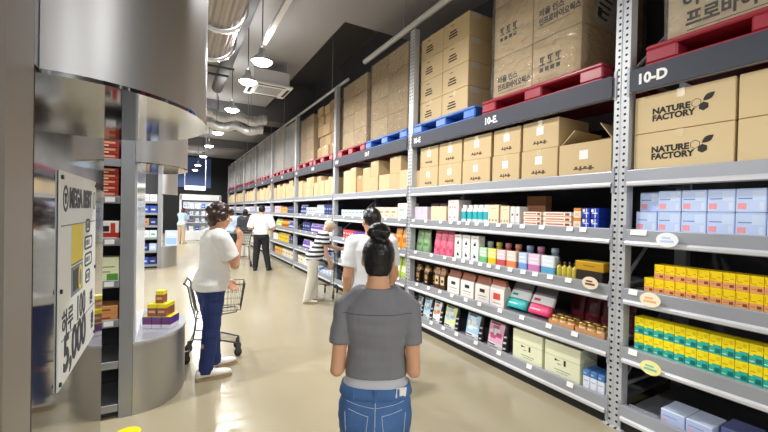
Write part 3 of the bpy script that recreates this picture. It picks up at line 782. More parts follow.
# bay D: red pallet, one visible tier
L = load(-1, .2, 1.36, m_red, [.5, .5, .4], 1, BN[-1], 'far', True, pw=(.12, 1.47), mats=[mat('pale stacked board', 'd9c7a4', .72)])
k = L[0][0]
text('이', .12, m_print, k, (-.0015, .44, .235), bold=.004); text('프로바이', .12, m_print, k, (-.0015, .47, .1), bold=.004, align='LEFT', sx=.85)
t = MB(); t.box(-.0015, 0, .0, .46, .028, .033); t.build('printed_line', m_print, k)
# bay E near: red pallet, tall cartons under film
L = load(0, 2.02, 3.05, m_red, [.44, .56, .5], 2, BN[0], 'near', True, pw=(1.78, 3.13), mats=[CS], x=XR+.04, setb=.05)
for k, r, c, cw, h in L:
    if (r+c) % 2 == 0:
        text('비올 인스', .075, m_print, k, (-.0015, .19, h*.45), bold=.003, align='LEFT', sx=.9); text('인프로바이오틱스', .075, m_print, k, (-.0015, .19, h*.45-.085), bold=.003, align='LEFT', sx=.78)
        t = MB(); t.box(-.0015, 0, -.19, .19, h*.45-.142, h*.45-.138); t.build('printed_line', m_print, k)
    else:
        t = MB()
        for q in range(3):
            a = .17-q*.085
            t.box(-.0015, 0, a-.055, a, h*.42, h*.42+.012); t.box(-.0015, 0, a-.055, a, h*.42+.07, h*.42+.082); t.box(-.0015, 0, a-.04, a-.028, h*.42, h*.42+.08); t.box(-.0015, 0, a-.022, a-.004, h*.42+.03, h*.42+.07)
        for q in range(4): t.box(-.0015, 0, .17-q*.06-.04, .17-q*.06, h*.42-.06, h*.42-.022)
        t.build('handling_marks', m_print, k)
k = [q[0] for q in L if q[1] == 1 and q[2] == 1][0]
t = MB(); X = Matrix.Translation((.36, -L[0][3]/2+.002, .2)) @ Matrix.Rotation(.12, 4, 'Y'); t.box(-.16, .16, 0, .003, -.17, .2, X=X)
tag(t.build('shipping_label', mat('printed white label', 'd4d4d2', .5), k, (0, 0, 0)), 'white printed shipping label')
t2 = MB()
for q in range(5): t2.box(-.12, .1-.02*q, -.0012, 0, .13-.06*q, .15-.06*q)
t2.box(-.13, -.07, -.0012, 0, -.1, -.02)
lab = [c for c in k.children if c.name.startswith('shipping_label')][0]
for i in range(len(t2.v)): t2.v[i] = tuple(X @ Vector(t2.v[i]))
t2.build('label_print', m_print, lab)
# bay E far: blue pallet, four tiers
L = load(0, 3.46, 4.46, m_blu, [.3, .3, .3, .3], 2, BN[0], 'far', False, pw=(3.24, 4.5), mats=[CS], setb=.05)
sk = {}
for k, r, c, cw, h in L:
    for nm, f in (('lettering', None),):
        if nm not in sk:
            t = MB()
            for q, (a, b) in enumerate(((.05, .17), (.03, .19), (.03, .19))): t.box(-.0015, 0, -b+.16, -a+.16, .15-q*.034, .168-q*.034)
            t.box(-.0015, 0, .03, .1, .235, .243); sk[nm] = t.mesh(nm, m_print)
            e = MB(); e.box(.05, .19, -cw/2+.003, -cw/2+.0055, h-.075, h-.005); sk['end_tape'] = e.mesh('end_tape', mat('white end tape', 'cfcac0', .4))
    o = bpy.data.objects.new('lettering', sk['lettering']); C.objects.link(o); o.parent = k
    if c == 1: o = bpy.data.objects.new('end_tape', sk['end_tape']); C.objects.link(o); o.parent = k
# bays beyond
dark = [mat('stacked board b', 'b79a74', .75), mat('stacked board c', 'c8ae86', .75), mat('stacked board d', 'a98c68', .75)]
grey = [mat('film-clouded board', 'c2bab0', .6), mat('film-clouded board b', 'b1aaa2', .6)]
b = 1; y = post_y(1)
load(b, y+.22, y+1.42, m_blu, [.34, .34, .33, .33], 2, BN[b], 'near', True, pw=(y+.12, y+1.46), mats=[CS, dark[1]], setb=.04)
load(b, y+1.58, y+2.66, m_red, [.33, .33, .33, .3], 2, BN[b], 'far', True, pw=(y+1.5, y+2.76), mats=[CS, dark[1]], setb=.03)
b = 2; y = post_y(2)
load(b, y+.2, y+1.36, m_red, [.26, .26, .26, .24, .2], 3, BN[b], 'near', False, pw=(y+.12, y+1.44), mats=dark, jag=.16, setb=.03)
load(b, y+1.6, y+2.7, m_red, [.3, .3, .3, .28], 2, BN[b], 'far', True, pw=(y+1.5, y+2.76), mats=dark, jag=.05)
for b in range(3, NB):
    y = post_y(b)
    for h, (a, c) in enumerate(((.2, 1.36), (1.58, 2.7))):
        load(b, y+a, y+c, m_red, [.37, .37, .36]+([.3] if (b+h) % 3 else [.2]), 2, BN[b], ['near', 'far'][h], True, pw=(y+a-.07, y+c+.06), mats=grey if b > 3 or h == 0 else dark, jag=.04)
# ------------------------------------------------------------------ bay 10-E, fourth shelf
Z = DECK[3]+.001
def one(name, y0, y1, h, d, m, label, cat='box', z=None, x=XF, ch=.003, group=None):
    z = Z if z is None else z
    return set_(mk_box(name, abs(y1-y0)*.96, h, d, m, ch), x, (y0+y1)/2, z, label, cat, group)
pk = printed('lavender carton', 'e4cfe2', [(.55, .62, .45, .95, 'd3b4cf')], .4)
one('product_box', 4.17, 4.49, .185, .25, pk, 'lavender pink carton beside the far post on the fourth shelf of bay 10-E')
for i in range(2): one('product_box', 4.46-.2*(i+1)+.02, 4.46-.2*i, .2, .16, mat('mauve carton', 'c7a3ac', .5), f'mauve carton peeping over the lavender carton, {["farther", "nearer"][i]} of two', x=XF+.27, z=Z+.04)
one('product_box', 3.765, 4.1, .19, .25, mat('beige carton', 'e7d3b3', .5), 'plain beige carton between lavender carton and tall pink carton')
tp = printed('tall pale pink carton', 'f1dedb', [(.12, .26, .62, .7, 'd98a8a'), (.4, .5, .64, .7, 'd98a8a'), (.6, .72, .62, .7, 'd98a8a'), (.12, .26, .16, .24, 'd98a8a'), (.6, .72, .16, .24, 'd98a8a'), (.3, .6, .88, .91, 'b58b86')], .4)
one('product_box', 3.53, 3.735, .27, .2, tp, 'tall pale pink carton with red dots on the fourth shelf')
tm = printed('teal and white tube', 'f4f6f6', [(0, 1, .2, .62, '39b7c1'), (0, 1, .0, .2, 'dfeff0')], .3)
def tube_item(w, h, d, m):
    mb = MB(); mb.box(0, d, -w/2, w/2, 0, h*.8, ch=.008); mb.lathe([(w*.4, h*.8), (w*.4, h), (w*.34, h+.002)], (d/2, 0, 0), 14); return mb.build('tube_bottle', m)
for i, y in enumerate((3.455, 3.355, 3.265, 3.18, 3.095)):
    set_(goods('teal', tube_item, .078, .205, .07, tm), XF+.01, y, Z, f'teal and white bottle, {ORD[i]} from the tall pink carton', 'bottle', 'teal bottles on the fourth shelf')
bb = printed('cream carton with flowers', 'f0dcbd', [(.12, .24, .14, .24, '8d6a55'), (.42, .54, .14, .24, '8d6a55'), (.72, .84, .14, .24, '8d6a55'), (.3, .7, .8, .83, 'c3a27c')], .45)
one('product_box', 2.885, 3.045, .205, .16, bb, 'cream carton with three dark motifs, nearer the teal bottles')
one('product_box', 2.74, 2.865, .19, .16, bb, 'cream carton with three dark motifs, second from the teal bottles')
wb2 = printed('slim white carton', 'f3f0ec', [(.3, .7, .5, .62, '6a5a55'), (.2, .8, .1, .14, 'b9a9a0')], .4)
for i, (a, b) in enumerate(((2.672, 2.728), (2.61, 2.665))): one('product_box', a, b, .185, .13, wb2, f'slim white carton, {["farther", "nearer"][i]} of the pair beside the cream cartons')
st = printed('striped slim box', 'f6efe6', [(.0, 1, .0, .25, 'e6b27c'), (.1, .75, .45, .7, 'c9562f'), (.8, .95, .3, .8, '9a3a2a')], .4)
for c, (a, b) in enumerate(((2.355, 2.565), (2.045, 2.34))):
    for t in range(3): one('product_box', a, b, .044, .16, st, f'flat orange and white box, {["lowest", "middle", "topmost"][t]} in the {["farther", "nearer"][c]} stack of three', z=Z+t*.0455, group='flat orange and white boxes')
ob = printed('orange cream box', 'f6e3cf', [(0, 1, .7, 1, 'e08a3e'), (.2, .8, .2, .5, 'e3c7a4')], .4)
bl = printed('royal blue box', '1f3fb4', [(.5, .62, .05, .95, 'e6ecfa'), (.15, .85, .45, .55, 'e6ecfa'), (.05, .35, .6, .9, 'f4f4fa')], .35)
for t in range(2):
    one('product_box', 1.96, 2.03, .085, .13, ob, f'orange topped cream box, {["lower", "upper"][t]} of two beside the royal blue boxes', z=Z+t*.087)
    for c in range(2): one('product_box', 1.88-.075*c+.001, 1.95-.075*c, .085, .16, bl, f'royal blue box, {["lower", "upper"][t]} tier, {["farther", "nearer"][c]} column near the post', z=Z+t*.087)
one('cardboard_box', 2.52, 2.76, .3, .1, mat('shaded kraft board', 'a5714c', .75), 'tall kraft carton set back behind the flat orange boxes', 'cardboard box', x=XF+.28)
for i in range(2): one('cardboard_box', 2.79+.14*i, 2.92+.14*i, .17, .2, mat('reddish kraft board', '99644c', .75), f'small reddish kraft carton, {["nearer", "farther"][i]} of two behind the slim white cartons', 'cardboard box', x=XF+.24)
for i in range(3): one('product_box', 3.1+.17*i, 3.26+.17*i, .25, .2, mat('maroon carton', '5d262c', .6), f'maroon carton behind the teal bottles, {ORD[i]} from the near side', x=XF+.35)
# third shelf
Z = DECK[2]+.001
gp = printed('sage green pouch', '8fb184', [(.15, .85, .28, .42, '5f8a55'), (.2, .8, .72, .76, '6f9a66')], .35)
for i in range(2): set_(goods('gp', mk_pouch, .155, .3, .08, gp), XF+.03, 4.41-.16*i, Z, f'sage green standing pouch, {["farther", "nearer"][i]} of two by the far post', 'pouch')
pp = printed('rose pink pouch', 'f0718f', [(.1, .5, .25, .4, 'c94668'), (.6, .9, .15, .3, 'c94668'), (.2, .7, .75, .79, 'c94668')], .35)
for i in range(3): set_(goods('pp', mk_pouch, .125, .315, .08, pp), XF+.02, 3.99-.13*i, Z, f'rose pink standing pouch, {["farthest", "middle", "nearest"][i]} of three', 'pouch')
wc = printed('white carton with black motif', 'f3f3f1', [(.36, .66, .6, .7, '1f1f22'), (.5, .6, .7, .76, '1f1f22'), (.36, .66, .12, .22, '1f1f22'), (.4, .5, .22, .28, '1f1f22'), (.2, .8, .48, .5, '999999'), (.3, .7, .9, .92, '999999')], .4)
for i in range(3): one('product_box', 3.465-.145*i, 3.595-.145*i, .29, .1, wc, f'white carton with black motifs, {["farthest", "middle", "nearest"][i]} of three', group='white cartons with black motifs')
jl = [('green', 'bfe6c4', '6fbf7d', 3.17, 3.045), ('yellow', 'f3e77a', 'e3c81f', 3.035, 2.912), ('pink', 'f3d4d6', 'd5545e', 2.905, 2.78), ('orange', 'f8dccc', 'e98a55', 2.772, 2.642), ('blue', 'c9dcf5', '7ba3dd', 2.615, 2.507), ('lilac', 'ecd3e6', 'cf7fb4', 2.5, 2.36), ('pale blue', 'e2ecf4', '5fa9cf', 2.35, 2.2)]
for nm, c1, c2, a, b in jl:
    m = printed(f'{nm} drink pack', c1, [(0, 1, .06, .4, c2), (.2, .8, .5, .55, 'ffffff'), (.15, .85, .7, .78, 'f6f6f4')], .25)
    one('drink_pack', b, a, .17, .07, m, f'{nm} tinted drink pack in the row on the third shelf', 'drink pack', ch=.008)
    mc = mat(f'{nm} bottle', {'green': 'b4cdb6', 'yellow': 'cdbd4a', 'pink': 'b8626a', 'orange': 'c8795c', 'blue': '7f97bd', 'lilac': 'b86f8c', 'pale blue': '7d93a8'}[nm], .25, coat=.5)
    set_(goods(('bt', nm), mk_bottle, .048, .235, mc, mat(f'{nm} cap', {'green': 'c9d6c9', 'yellow': 'd8cc5a', 'pink': 'cf8088', 'orange': 'd58f75', 'blue': '9db0d2', 'lilac': 'd58fae', 'pale blue': '9fb2c4'}[nm], .35), 'bottle', .55, .2), XF+.15, (a+b)/2+.03, Z, f'{nm} capped bottle standing behind the {nm} tinted drink pack', 'bottle')
yb = mat('yellow bottle', 'f2cf17', .3, coat=.4)
for i in range(4):
    set_(goods('yb', mk_bottle, .0245, .135, yb, mat('dark cap', '4a3a17', .4), 'bottle', .35, .2), XF+.03, 2.168-.05*i, Z, f'small yellow bottle, {ORD[i]} from the pale blue drink pack', 'bottle', 'small yellow bottles')
    o = mk_box('product_box', .047, .06, .07, mat('olive box', 'b09a2a', .45)); set_(o, XF+.1, 2.168-.05*i, Z, f'olive box behind the {ORD[i]} small yellow bottle', 'box')
one('product_box', 1.76, 1.995, .09, .15, mat('dark brown gift box', '2e2418', .4), 'dark gift box carrying the long gold box')
one('product_box', 1.752, 2.005, .075, .16, printed('long gold box', 'c99a1d', [(.3, .7, .45, .6, '9a7110'), (0, 1, .92, 1, 'e3bd4c')], .3), 'long gold box on top of the dark gift box beside the near post', z=Z+.091)
# second shelf
Z = DECK[1]+.001
db = printed('dark coffee bag', '2c1b14', [(0, 1, .72, .95, 'c39a5a'), (.2, .8, .3, .55, 'b98b4e'), (.3, .7, .12, .2, 'e0c48e')], .35)
for i in range(4): set_(goods('db', mk_gusset, .1, .25, .08, db), XF+.02+.07*(i % 2), 4.4-.1*i, Z, f'dark brown and gold coffee bag, {ORD[i]} from the far post', 'bag', 'dark coffee bags')
db2 = printed('bronze coffee bag', '4a2d1c', [(0, 1, .7, .98, 'a5713c'), (.15, .85, .2, .6, 'd9c296'), (.3, .7, .32, .45, '3a2415')], .35)
for i in range(2): set_(goods('db2', mk_gusset, .105, .27, .08, db2), XF+.02, 3.96-.115*i, Z, f'bronze and cream coffee bag, {["farther", "nearer"][i]} of two', 'bag')
cb = printed('white coffee bag', 'f0ebe6', [(0, 1, .7, 1, '9d5f47'), (.32, .68, .38, .52, '231d1b'), (.2, .8, .22, .25, '8c7a70'), (.2, .8, .12, .14, 'b0a298')], .4)
kr = mat('brown bag top', '9d5f47', .5)
for i, y in enumerate((3.625, 3.375, 3.125)): set_(goods('cb', mk_gusset, .22, .28, .12, cb, 'gusseted_bag', kr), XF+.02, y, Z, f'white coffee bag with brown top and black dot, {ORD[i]} from the far end', 'bag', 'white coffee bags')
ro = printed('white and red bag', 'f3e9e4', [(0, 1, .78, 1, 'b0573f'), (.25, .75, .25, .5, 'd6503f'), (.2, .8, .1, .14, 'c9a9a0')], .4)
set_(mk_gusset(.2, .28, .11, ro, band=kr), XF+.02, 2.905, Z, 'white bag with red print beside the teal bag', 'bag')
tl = printed('teal and grey bag', '22aeb0', [(0, 1, .6, 1, '9a9aa0'), (0, 1, .33, .6, 'f1f3f3'), (.15, .45, .42, .5, '22aeb0'), (.1, .6, .12, .16, 'bde8e6')], .3)
mg = printed('magenta and grey bag', 'd9376d', [(0, 1, .6, 1, '77777d'), (0, 1, .33, .6, 'f5f1f2'), (.15, .45, .42, .5, 'd9376d'), (.1, .6, .12, .16, 'f2b3c8')], .3)
for m, y, lb in ((tl, 2.675, 'teal, white and grey bag tilted back on the second shelf'), (mg, 2.405, 'magenta, white and grey bag tilted back on the second shelf')):
    o = mk_pouch(.25, .31, .09, m); set_(o, XF+.03, y, Z+.042, lb, 'bag'); o.rotation_euler = (0, .42, 0)
for i in range(4):
    o = mk_pouch(.145, .26, .08, mat('maroon foil bag', '6b1f2a', .25, coat=.5)); set_(o, XF+.36, 2.22-.15*i, Z, f'maroon foil bag behind the jars, {ORD[i]} from the magenta bag', 'bag'); 
gl = mat('gold lid', 'c9a560', .25, .8); hon = mat('amber jar', 'c98b3a', .12, coat=.6); gl2 = mat('dark lid', '4d3b22', .4)
def mk_jar():
    mb = MB(); mb.lathe([(.03, 0), (.033, .004), (.033, .05), (.029, .056)], n=18); o = mb.build('jar', hon)
    l = MB(); l.lathe([(.033, .0555), (.034, .058), (.034, .074), (.031, .077)], n=18); l.build('lid', gl, o)
    q = MB(); q.lathe([(.0332, .012), (.0336, .0125), (.0336, .043), (.0332, .0435)], n=18, cap=False); q.build('jar_label', mat('cream jar label', 'e9dcb8', .5), o); return o
for t, (a, b) in enumerate(((1.995, 2.245), (1.73, 1.985))):
    mb = MB(); w = b-a-.006; mb.box(0, .17, -w/2, w/2, 0, .006); mb.box(0, .005, -w/2, w/2, .006, .04); mb.box(.165, .17, -w/2, w/2, .006, .045); mb.box(.005, .165, -w/2, -w/2+.004, .006, .045); mb.box(.005, .165, w/2-.004, w/2, .006, .045)
    set_(mb.build('card_tray', mat('orange card tray', 'd99a5e', .6)), XF-.005, (a+b)/2, Z, f'orange card tray of jars, {["farther", "nearer"][t]} of two beside the near post', 'tray')
    for r in range(2):
        for c in range(3):
            set_(goods('jar', mk_jar), XF+.042+.075*r, b-.045-c*.078, Z+.007, f'gold-lidded jar, {["front", "back"][r]} row, {ORD[c]} from far end of the {["farther", "nearer"][t]} card tray', 'jar', 'gold-lidded jars in card trays')
# bottom shelf
Z = DECK[0]+.001
def petbag(c1, c2):
    return printed(f'pet food bag {c1}', 'f0f1ef', [(0, 1, .86, 1, '2b2b30'), (.0, .86, .22, .86, c1), (.1, .3, .5, .62, 'f4f5f2'), (.18, .5, .34, .5, c2), (.36, .66, .46, .66, 'f4f5f2'), (.5, .78, .4, .54, c2), (.26, .6, .66, .76, c2), (.12, .62, .78, .83, '4a4a50'), (.1, .5, .13, .17, '3a3a40'), (.1, .66, .07, .1, '8a8a90'), (.86, 1, .0, .86, '26262b'), (.88, .98, .1, .16, 'e8e8e8'), (.88, .98, .28, .34, 'e8e8e8'), (.88, .98, .46, .52, 'e8e8e8')], .35)
for c1, c2, y, lb in (('b9d9ea', '8fc0dc', 4.2, 'pale blue and white bag, farthest in the bottom shelf row'), ('e9eef2', 'e0904a', 3.98, 'white bag with orange print, second in the bottom shelf row'), ('dde7a9', 'a9c9d9', 3.7, 'yellow-green and white bag, third in the bottom shelf row'), ('a9d0ec', 'dfeaf2', 3.29, 'light blue and white bag, fourth in the bottom shelf row'), ('f0b4cf', 'c9578c', 2.93, 'pink and white bag next to the cream cartons on the bottom shelf')):
    o = mk_pouch(.27 if y < 3.8 else .2, .33, .12, petbag(c1, c2)); set_(o, XF+.03, y, Z, lb, 'bag')
for i, y in enumerate((4.395,)):
    o = mk_pouch(.14, .31, .1, petbag('c4cdd2', '7f97a5')); set_(o, XF+.04, y, Z, f'grey and white bag, beside the far post on the bottom shelf of bay 10-E', 'bag')
crm = printed('cream carton with flower emblem', 'eceecf', [(0, 1, .0, .62, 'e9ebca'), (0, 1, .6, .64, 'd9dab5'), (.3, .36, .5, .56, '22242a'), (.36, .44, .52, .54, '22242a'), (.56, .62, .42, .58, '22242a'), (.38, .48, .42, .44, '555555'), (.3, .75, .26, .28, '888878'), (.36, .68, .2, .215, '888878')], .45)
one('product_box', 2.3, 2.66, .32, .25, crm, 'cream carton with black flower emblem, next to the pink bag on the bottom shelf', z=Z)
one('product_box', 1.925, 2.285, .32, .25, crm, 'cream carton with black flower emblem, nearer the small blue-topped boxes', z=Z)
bw = printed('white box with blue top', 'e8edf7', [(0, 1, .72, 1, '4a7cbb'), (.15, .8, .5, .54, '9fb0d0'), (.1, .5, .8, .88, '9cc0e6')], .4)
for i in range(3): one('product_box', 1.845-.062*i, 1.905-.062*i, .185, .16, bw, f'white box with blue top, {["farthest", "middle", "nearest"][i]} of three beside the near post', z=Z)

# ------------------------------------------------------------------ bays beyond 10-E
SHN = ['bottom', 'second', 'third', 'fourth', 'fifth']
PAINT = {'teal': ('d9ecec', '2fa3a8'), 'beige': ('e9d6c2', 'c0977a'), 'white': ('f2f2f0', 'b9bcc4'), 'purple': ('6a4fb0', 'e3d5f2'), 'red': ('c9434f', 'f3dada'), 'orange': ('f0a22c', 'b9651b'), 'lime': ('b9d35a', 'f2f5dc'), 'blue': ('2d4fae', 'cfd9f2'),
         'pale blue': ('b6cbe9', 'f0f4fa'), 'yellow': ('f3d520', 'c08d16'), 'navy': ('1e2c66', '9aa9d8'), 'lavender': ('c9c4e6', '8d86bf'), 'cream': ('ece6cf', 'b8ac88'), 'pink': ('eec6cf', 'd0708c'), 'silver': ('c9cdd4', '7f8793'), 'brown': ('b08a62', '7d5b3a'), 'amber': ('e8b24a', 'a06a1d')}
ITEM = {}
def item(kind, col, w, h, d):
    c1, c2 = PAINT[col]; key = ('gen', kind, col, w, h, d)
    if kind == 'box': return goods(key, lambda: mk_box(f'{col.replace(" ", "_")}_box', w*.94, h, d, printed(f'{col} pack', c1, [(.12, .7, .5, .68, c2), (.12, .5, .2, .28, c2)], .4)))
    if kind == 'pouch': return goods(key, lambda: mk_pouch(w*.94, h, d, printed(f'{col} pouch', c1, [(.15, .85, .3, .55, c2)], .35), n=16))
    return goods(key, lambda: mk_bottle(w*.45, h, printed(f'{col} bottle print', c1, [(0, 1, .2, .5, c2)], .3), mat(f'{col} bottle cap', c2, .4)))
CNT = {}
def row(b, l, y, items, x=XF):
    """items: (kind, colour, number, width, height, depth) laid from the near post onwards"""
    for kind, col, n, w, h, d in items:
        for i in range(n):
            q = CNT[(b, l, kind, col)] = CNT.get((b, l, kind, col), 0)+1
            set_(item(kind, col, w, h, d), x+(w*.45 if kind == 'bottle' else 0), y+w/2, DECK[l]+.001, f'{ORD[q-1]} {col} {kind} from the near post, {SHN[l]} shelf, {BN[b]}', kind, f'packs on the {SHN[l]} shelf of {BN[b]}')
            y += w
def cartons(b, spec):
    y = post_y(b)+.09; n = 0
    for w, h, k, m in spec:
        for t in range(k):
            mm = [m_carton, m_carton3, m_carton2][m]
            key = ('far carton', w, h, mm.name)
            o = goods(key, mk_carton, w-.01, h-.004, .4, mm, False, True)
            set_(o, XF+.01*((n+t) % 3), y+w/2, DECK[4]+.001+t*h, f'{["lower", "upper"][t] if k == 2 else "single"} brown carton, {ORD[n]} from near post, fifth shelf, {BN[b]}', 'cardboard box', f'cartons on the fifth shelf of {BN[b]}')
        y += w; n += 1
mw = mat('white corrugated board', 'e3e2d6', .7)
cartons(1, [(.27, .3, 1, 1), (.34, .27, 2, 0), (.36, .28, 1, 1), (.3, .27, 2, 0), (.3, .45, 1, 0), (.28, .33, 1, 2), (.26, .5, 1, 0), (.36, .47, 1, 1)])
cartons(2, [(.2, .4, 1, 1), (.2, .42, 1, 0), (.26, .36, 1, 1), (.2, .36, 1, 1), (.3, .48, 1, 0), (.24, .34, 1, 1), (.3, .25, 2, 0), (.3, .25, 2, 1), (.3, .4, 1, 0), (.36, .45, 1, 1)])
for b in range(3, NB):
    cartons(b, [(.4, .36, 1, 1), (.36, .27, 2, b % 2), (.4, .45, 1, 1), (.34, .24, 2, 1), (.4, .42, 1, (b+1) % 2), (.36, .48, 1, 1), (.4, .4, 1, 0)])
y = post_y(1)+.1
row(1, 3, y, [('box', 'white', 1, .3, .24, .2), ('box', 'beige', 4, .2, .18, .2), ('box', 'beige', 1, .22, .17, .2), ('box', 'teal', 7, .17, .13, .2)])
row(1, 2, y, [('pouch', 'orange', 2, .2, .3, .09), ('box', 'beige', 4, .2, .2, .2), ('box', 'purple', 4, .17, .16, .2), ('box', 'red', 4, .13, .17, .2)])
row(1, 1, y, [('pouch', 'lime', 2, .2, .3, .09), ('box', 'teal', 5, .2, .2, .2), ('box', 'white', 5, .22, .2, .2)])
row(1, 0, y, [('box', 'white', 3, .22, .2, .2), ('box', 'pale blue', 4, .24, .16, .2), ('box', 'white', 4, .2, .15, .2)])
y = post_y(2)+.1
row(2, 3, y, [('box', 'navy', 4, .15, .24, .2), ('bottle', 'pale blue', 5, .12, .24, .12), ('box', 'silver', 4, .18, .18, .2), ('bottle', 'navy', 4, .13, .25, .13)])
row(2, 2, y, [('box', 'white', 3, .2, .2, .2), ('bottle', 'purple', 7, .14, .22, .13), ('box', 'navy', 4, .15, .24, .2)])
row(2, 1, y, [('box', 'blue', 6, .17, .24, .2), ('box', 'white', 3, .18, .2, .2), ('bottle', 'purple', 5, .13, .22, .12)])
row(2, 0, y, [('box', 'pale blue', 5, .2, .17, .2), ('box', 'white', 5, .22, .2, .2), ('box', 'cream', 2, .25, .24, .2)])
y = post_y(3)+.1
row(3, 3, y, [('box', 'navy', 5, .17, .2, .2), ('box', 'amber', 5, .16, .18, .2), ('box', 'pink', 4, .2, .22, .2)])
row(3, 2, y, [('bottle', 'blue', 5, .14, .22, .13), ('bottle', 'orange', 6, .14, .24, .13), ('bottle', 'lime', 5, .14, .24, .13)])
row(3, 1, y, [('box', 'navy', 3, .2, .22, .2), ('pouch', 'yellow', 7, .2, .25, .1), ('box', 'white', 3, .2, .2, .2)])
row(3, 0, y, [('box', 'cream', 4, .33, .27, .2), ('box', 'amber', 4, .25, .25, .2)])
for b in range(4, NB):
    y = post_y(b)+.12
    row(b, 3, y, [('box', 'lavender', 6, .22, .22, .2), ('box', 'white', 5, .26, .2, .2)])
    row(b, 2, y, [('bottle', ['orange', 'amber', 'blue', 'lavender'][b-4], 7, .18, .24, .15), ('box', 'pale blue', 5, .26, .2, .2)])
    row(b, 1, y, [('box', ['yellow', 'white', 'lavender', 'white'][b-4], 6, .24, .24, .2), ('box', 'blue', 4, .3, .2, .2)])
    row(b, 0, y, [('box', 'cream', 4, .34, .26, .2), ('box', 'white', 4, .3, .22, .2)])
# ------------------------------------------------------------------ stainless end displays on the left
m_grey = mat('grey fixture steel', '9ea1a6', .4, .5); m_shelfg = mat('dark fixture shelf', '6c6e73', .4, .4)
m_panelw = mat('glossy white display back', 'dfe3e6', .15)
def dshape(x0, ax, ay, yc, n=40, g=0):
    return [(x0+(ax+g)*math.cos(t), yc+(ay+g)*math.sin(t)) for t in [-PI/2+PI*i/n for i in range(n+1)]]
def dprism(mb, pts, z0, z1, mi=0, smooth=True, caps=True):
    n = len(pts); vs = [(x, y, z) for z in (z0, z1) for x, y in pts]
    mb.add(vs, [(i, i+1, n+i+1, n+i) for i in range(n-1)], mi, smooth)
    if caps:
        mb.add([(x, y, z1) for x, y in pts], [tuple(range(n))], mi); mb.add([(x, y, z0) for x, y in pts], [tuple(range(n))[::-1]], mi)
    a, b = pts[0], pts[-1]; mb.add([(a[0], a[1], z0), (b[0], b[1], z0), (b[0], b[1], z1), (a[0], a[1], z1)], [(0, 1, 2, 3)], mi)
HS = 1.955
f1 = empty('end_display', (-.3, 1.79, 0)); tag(f1, 'stainless end display with mirror-polished panel and big round hood, nearest on the left', 'store fixture')
mb = MB(); mb.box(-2.6, 0, -.553, .52, 0, HS, 0); mb.build('mirror_panel', m_mirror, f1)
mb = MB(); mb.box(-2.6, -.002, -.553, .52, HS+.012, 2.9, 0); mb.build('upper_body', m_grey, f1)
mb = MB(); dprism(mb, dshape(0, .42, .52, 0), HS+.012, 2.9); mb.build('round_hood', m_stain, f1)
mb = MB(); dprism(mb, dshape(0, .42, .52, 0, g=.002), HS, HS+.0115, 0, True); mb.build('soffit', m_mirror, f1)
mb = MB(); mb.box(-.42, 0, -.12, .068, 0, 4.9, 0, ch=.006)
tag(mb.build('steel_column', mat('satin steel', 'aaa59f', .5, .85, bump=(7, .05, .004), stretch=(4, 4, .25)), None, (-.3, 1.165, 0)), 'tall brushed steel column at the left picture edge', 'column')
mb = MB(); mb.box(-.5, 0, -.22, .22, 0, 4.9, ch=.006)
tag(mb.build('steel_column', mat('pale steel cladding', 'd4d8dc', .3, .8), None, (-.31, .8, 0)), 'pale steel cladding panel cut by the left picture edge', 'column')
def end_display(yc, label, bays):
    f = empty('end_display', (-.253, yc, 0)); tag(f, label, 'store fixture')
    mb = MB(); mb.box(-.09, 0, -.52, -.44, 0, HS+.8, ch=.004)
    for z in (.11, .17): mb.tube((-.02, -.5202, z), (-.02, -.523, z), .006, 8)
    mb.build('upright', m_grey, f)
    m_dc = mat('dark carcass', '3c3d42', .5)
    for nm, q in (('back_panel', (-2.4, -.09, .0, .5, 0, HS+.8)), ('base_plinth', (-2.4, -.09, -.46, -.001, 0, .05)), ('side_panel', (-.09, -.002, -.43, .5, 0, HS+.8))):
        mb = MB(); mb.box(*q); mb.build(nm, m_dc, f)
    for z in bays:
        s = MB(); s.box(-2.35, -.092, -.5, -.005, z-.035, z, ch=.003); s.box(-2.35, -.092, -.512, -.5, z-.04, z+.018, ch=.003); s.build('shelf', m_grey, f)
    mb = MB(); dprism(mb, dshape(0, .37, .52, 0), 0, .55); mb.build('round_pedestal', m_stain, f)
    mb = MB(); dprism(mb, dshape(0, .37, .52, 0, g=.006), .5505, .57, 0); mb.build('counter_top', m_counter, f)
    mb = MB(); mb.box(.0, .012, -.5, .5, .5705, HS-.001); mb.build('display_back', m_panelw, f)
    mb = MB(); dprism(mb, dshape(0, .37, .52, 0), HS+.012, 2.75); mb.build('round_hood', m_stain, f)
    mb = MB(); dprism(mb, dshape(0, .37, .52, 0, g=.004), HS, HS+.0115, 0); mb.build('soffit', m_mirror, f)
    return f
SHZ = [1.96, 1.68, 1.36, 1.04, .74, .42, .09]
end_display(3.98, 'stainless end display with half-round counter carrying yellow and purple boxes', SHZ)
end_display(12.1, 'distant stainless end display beyond the open aisle, blue goods on its shelves', [1.75, 1.45, 1.12, .8, .45, .09])
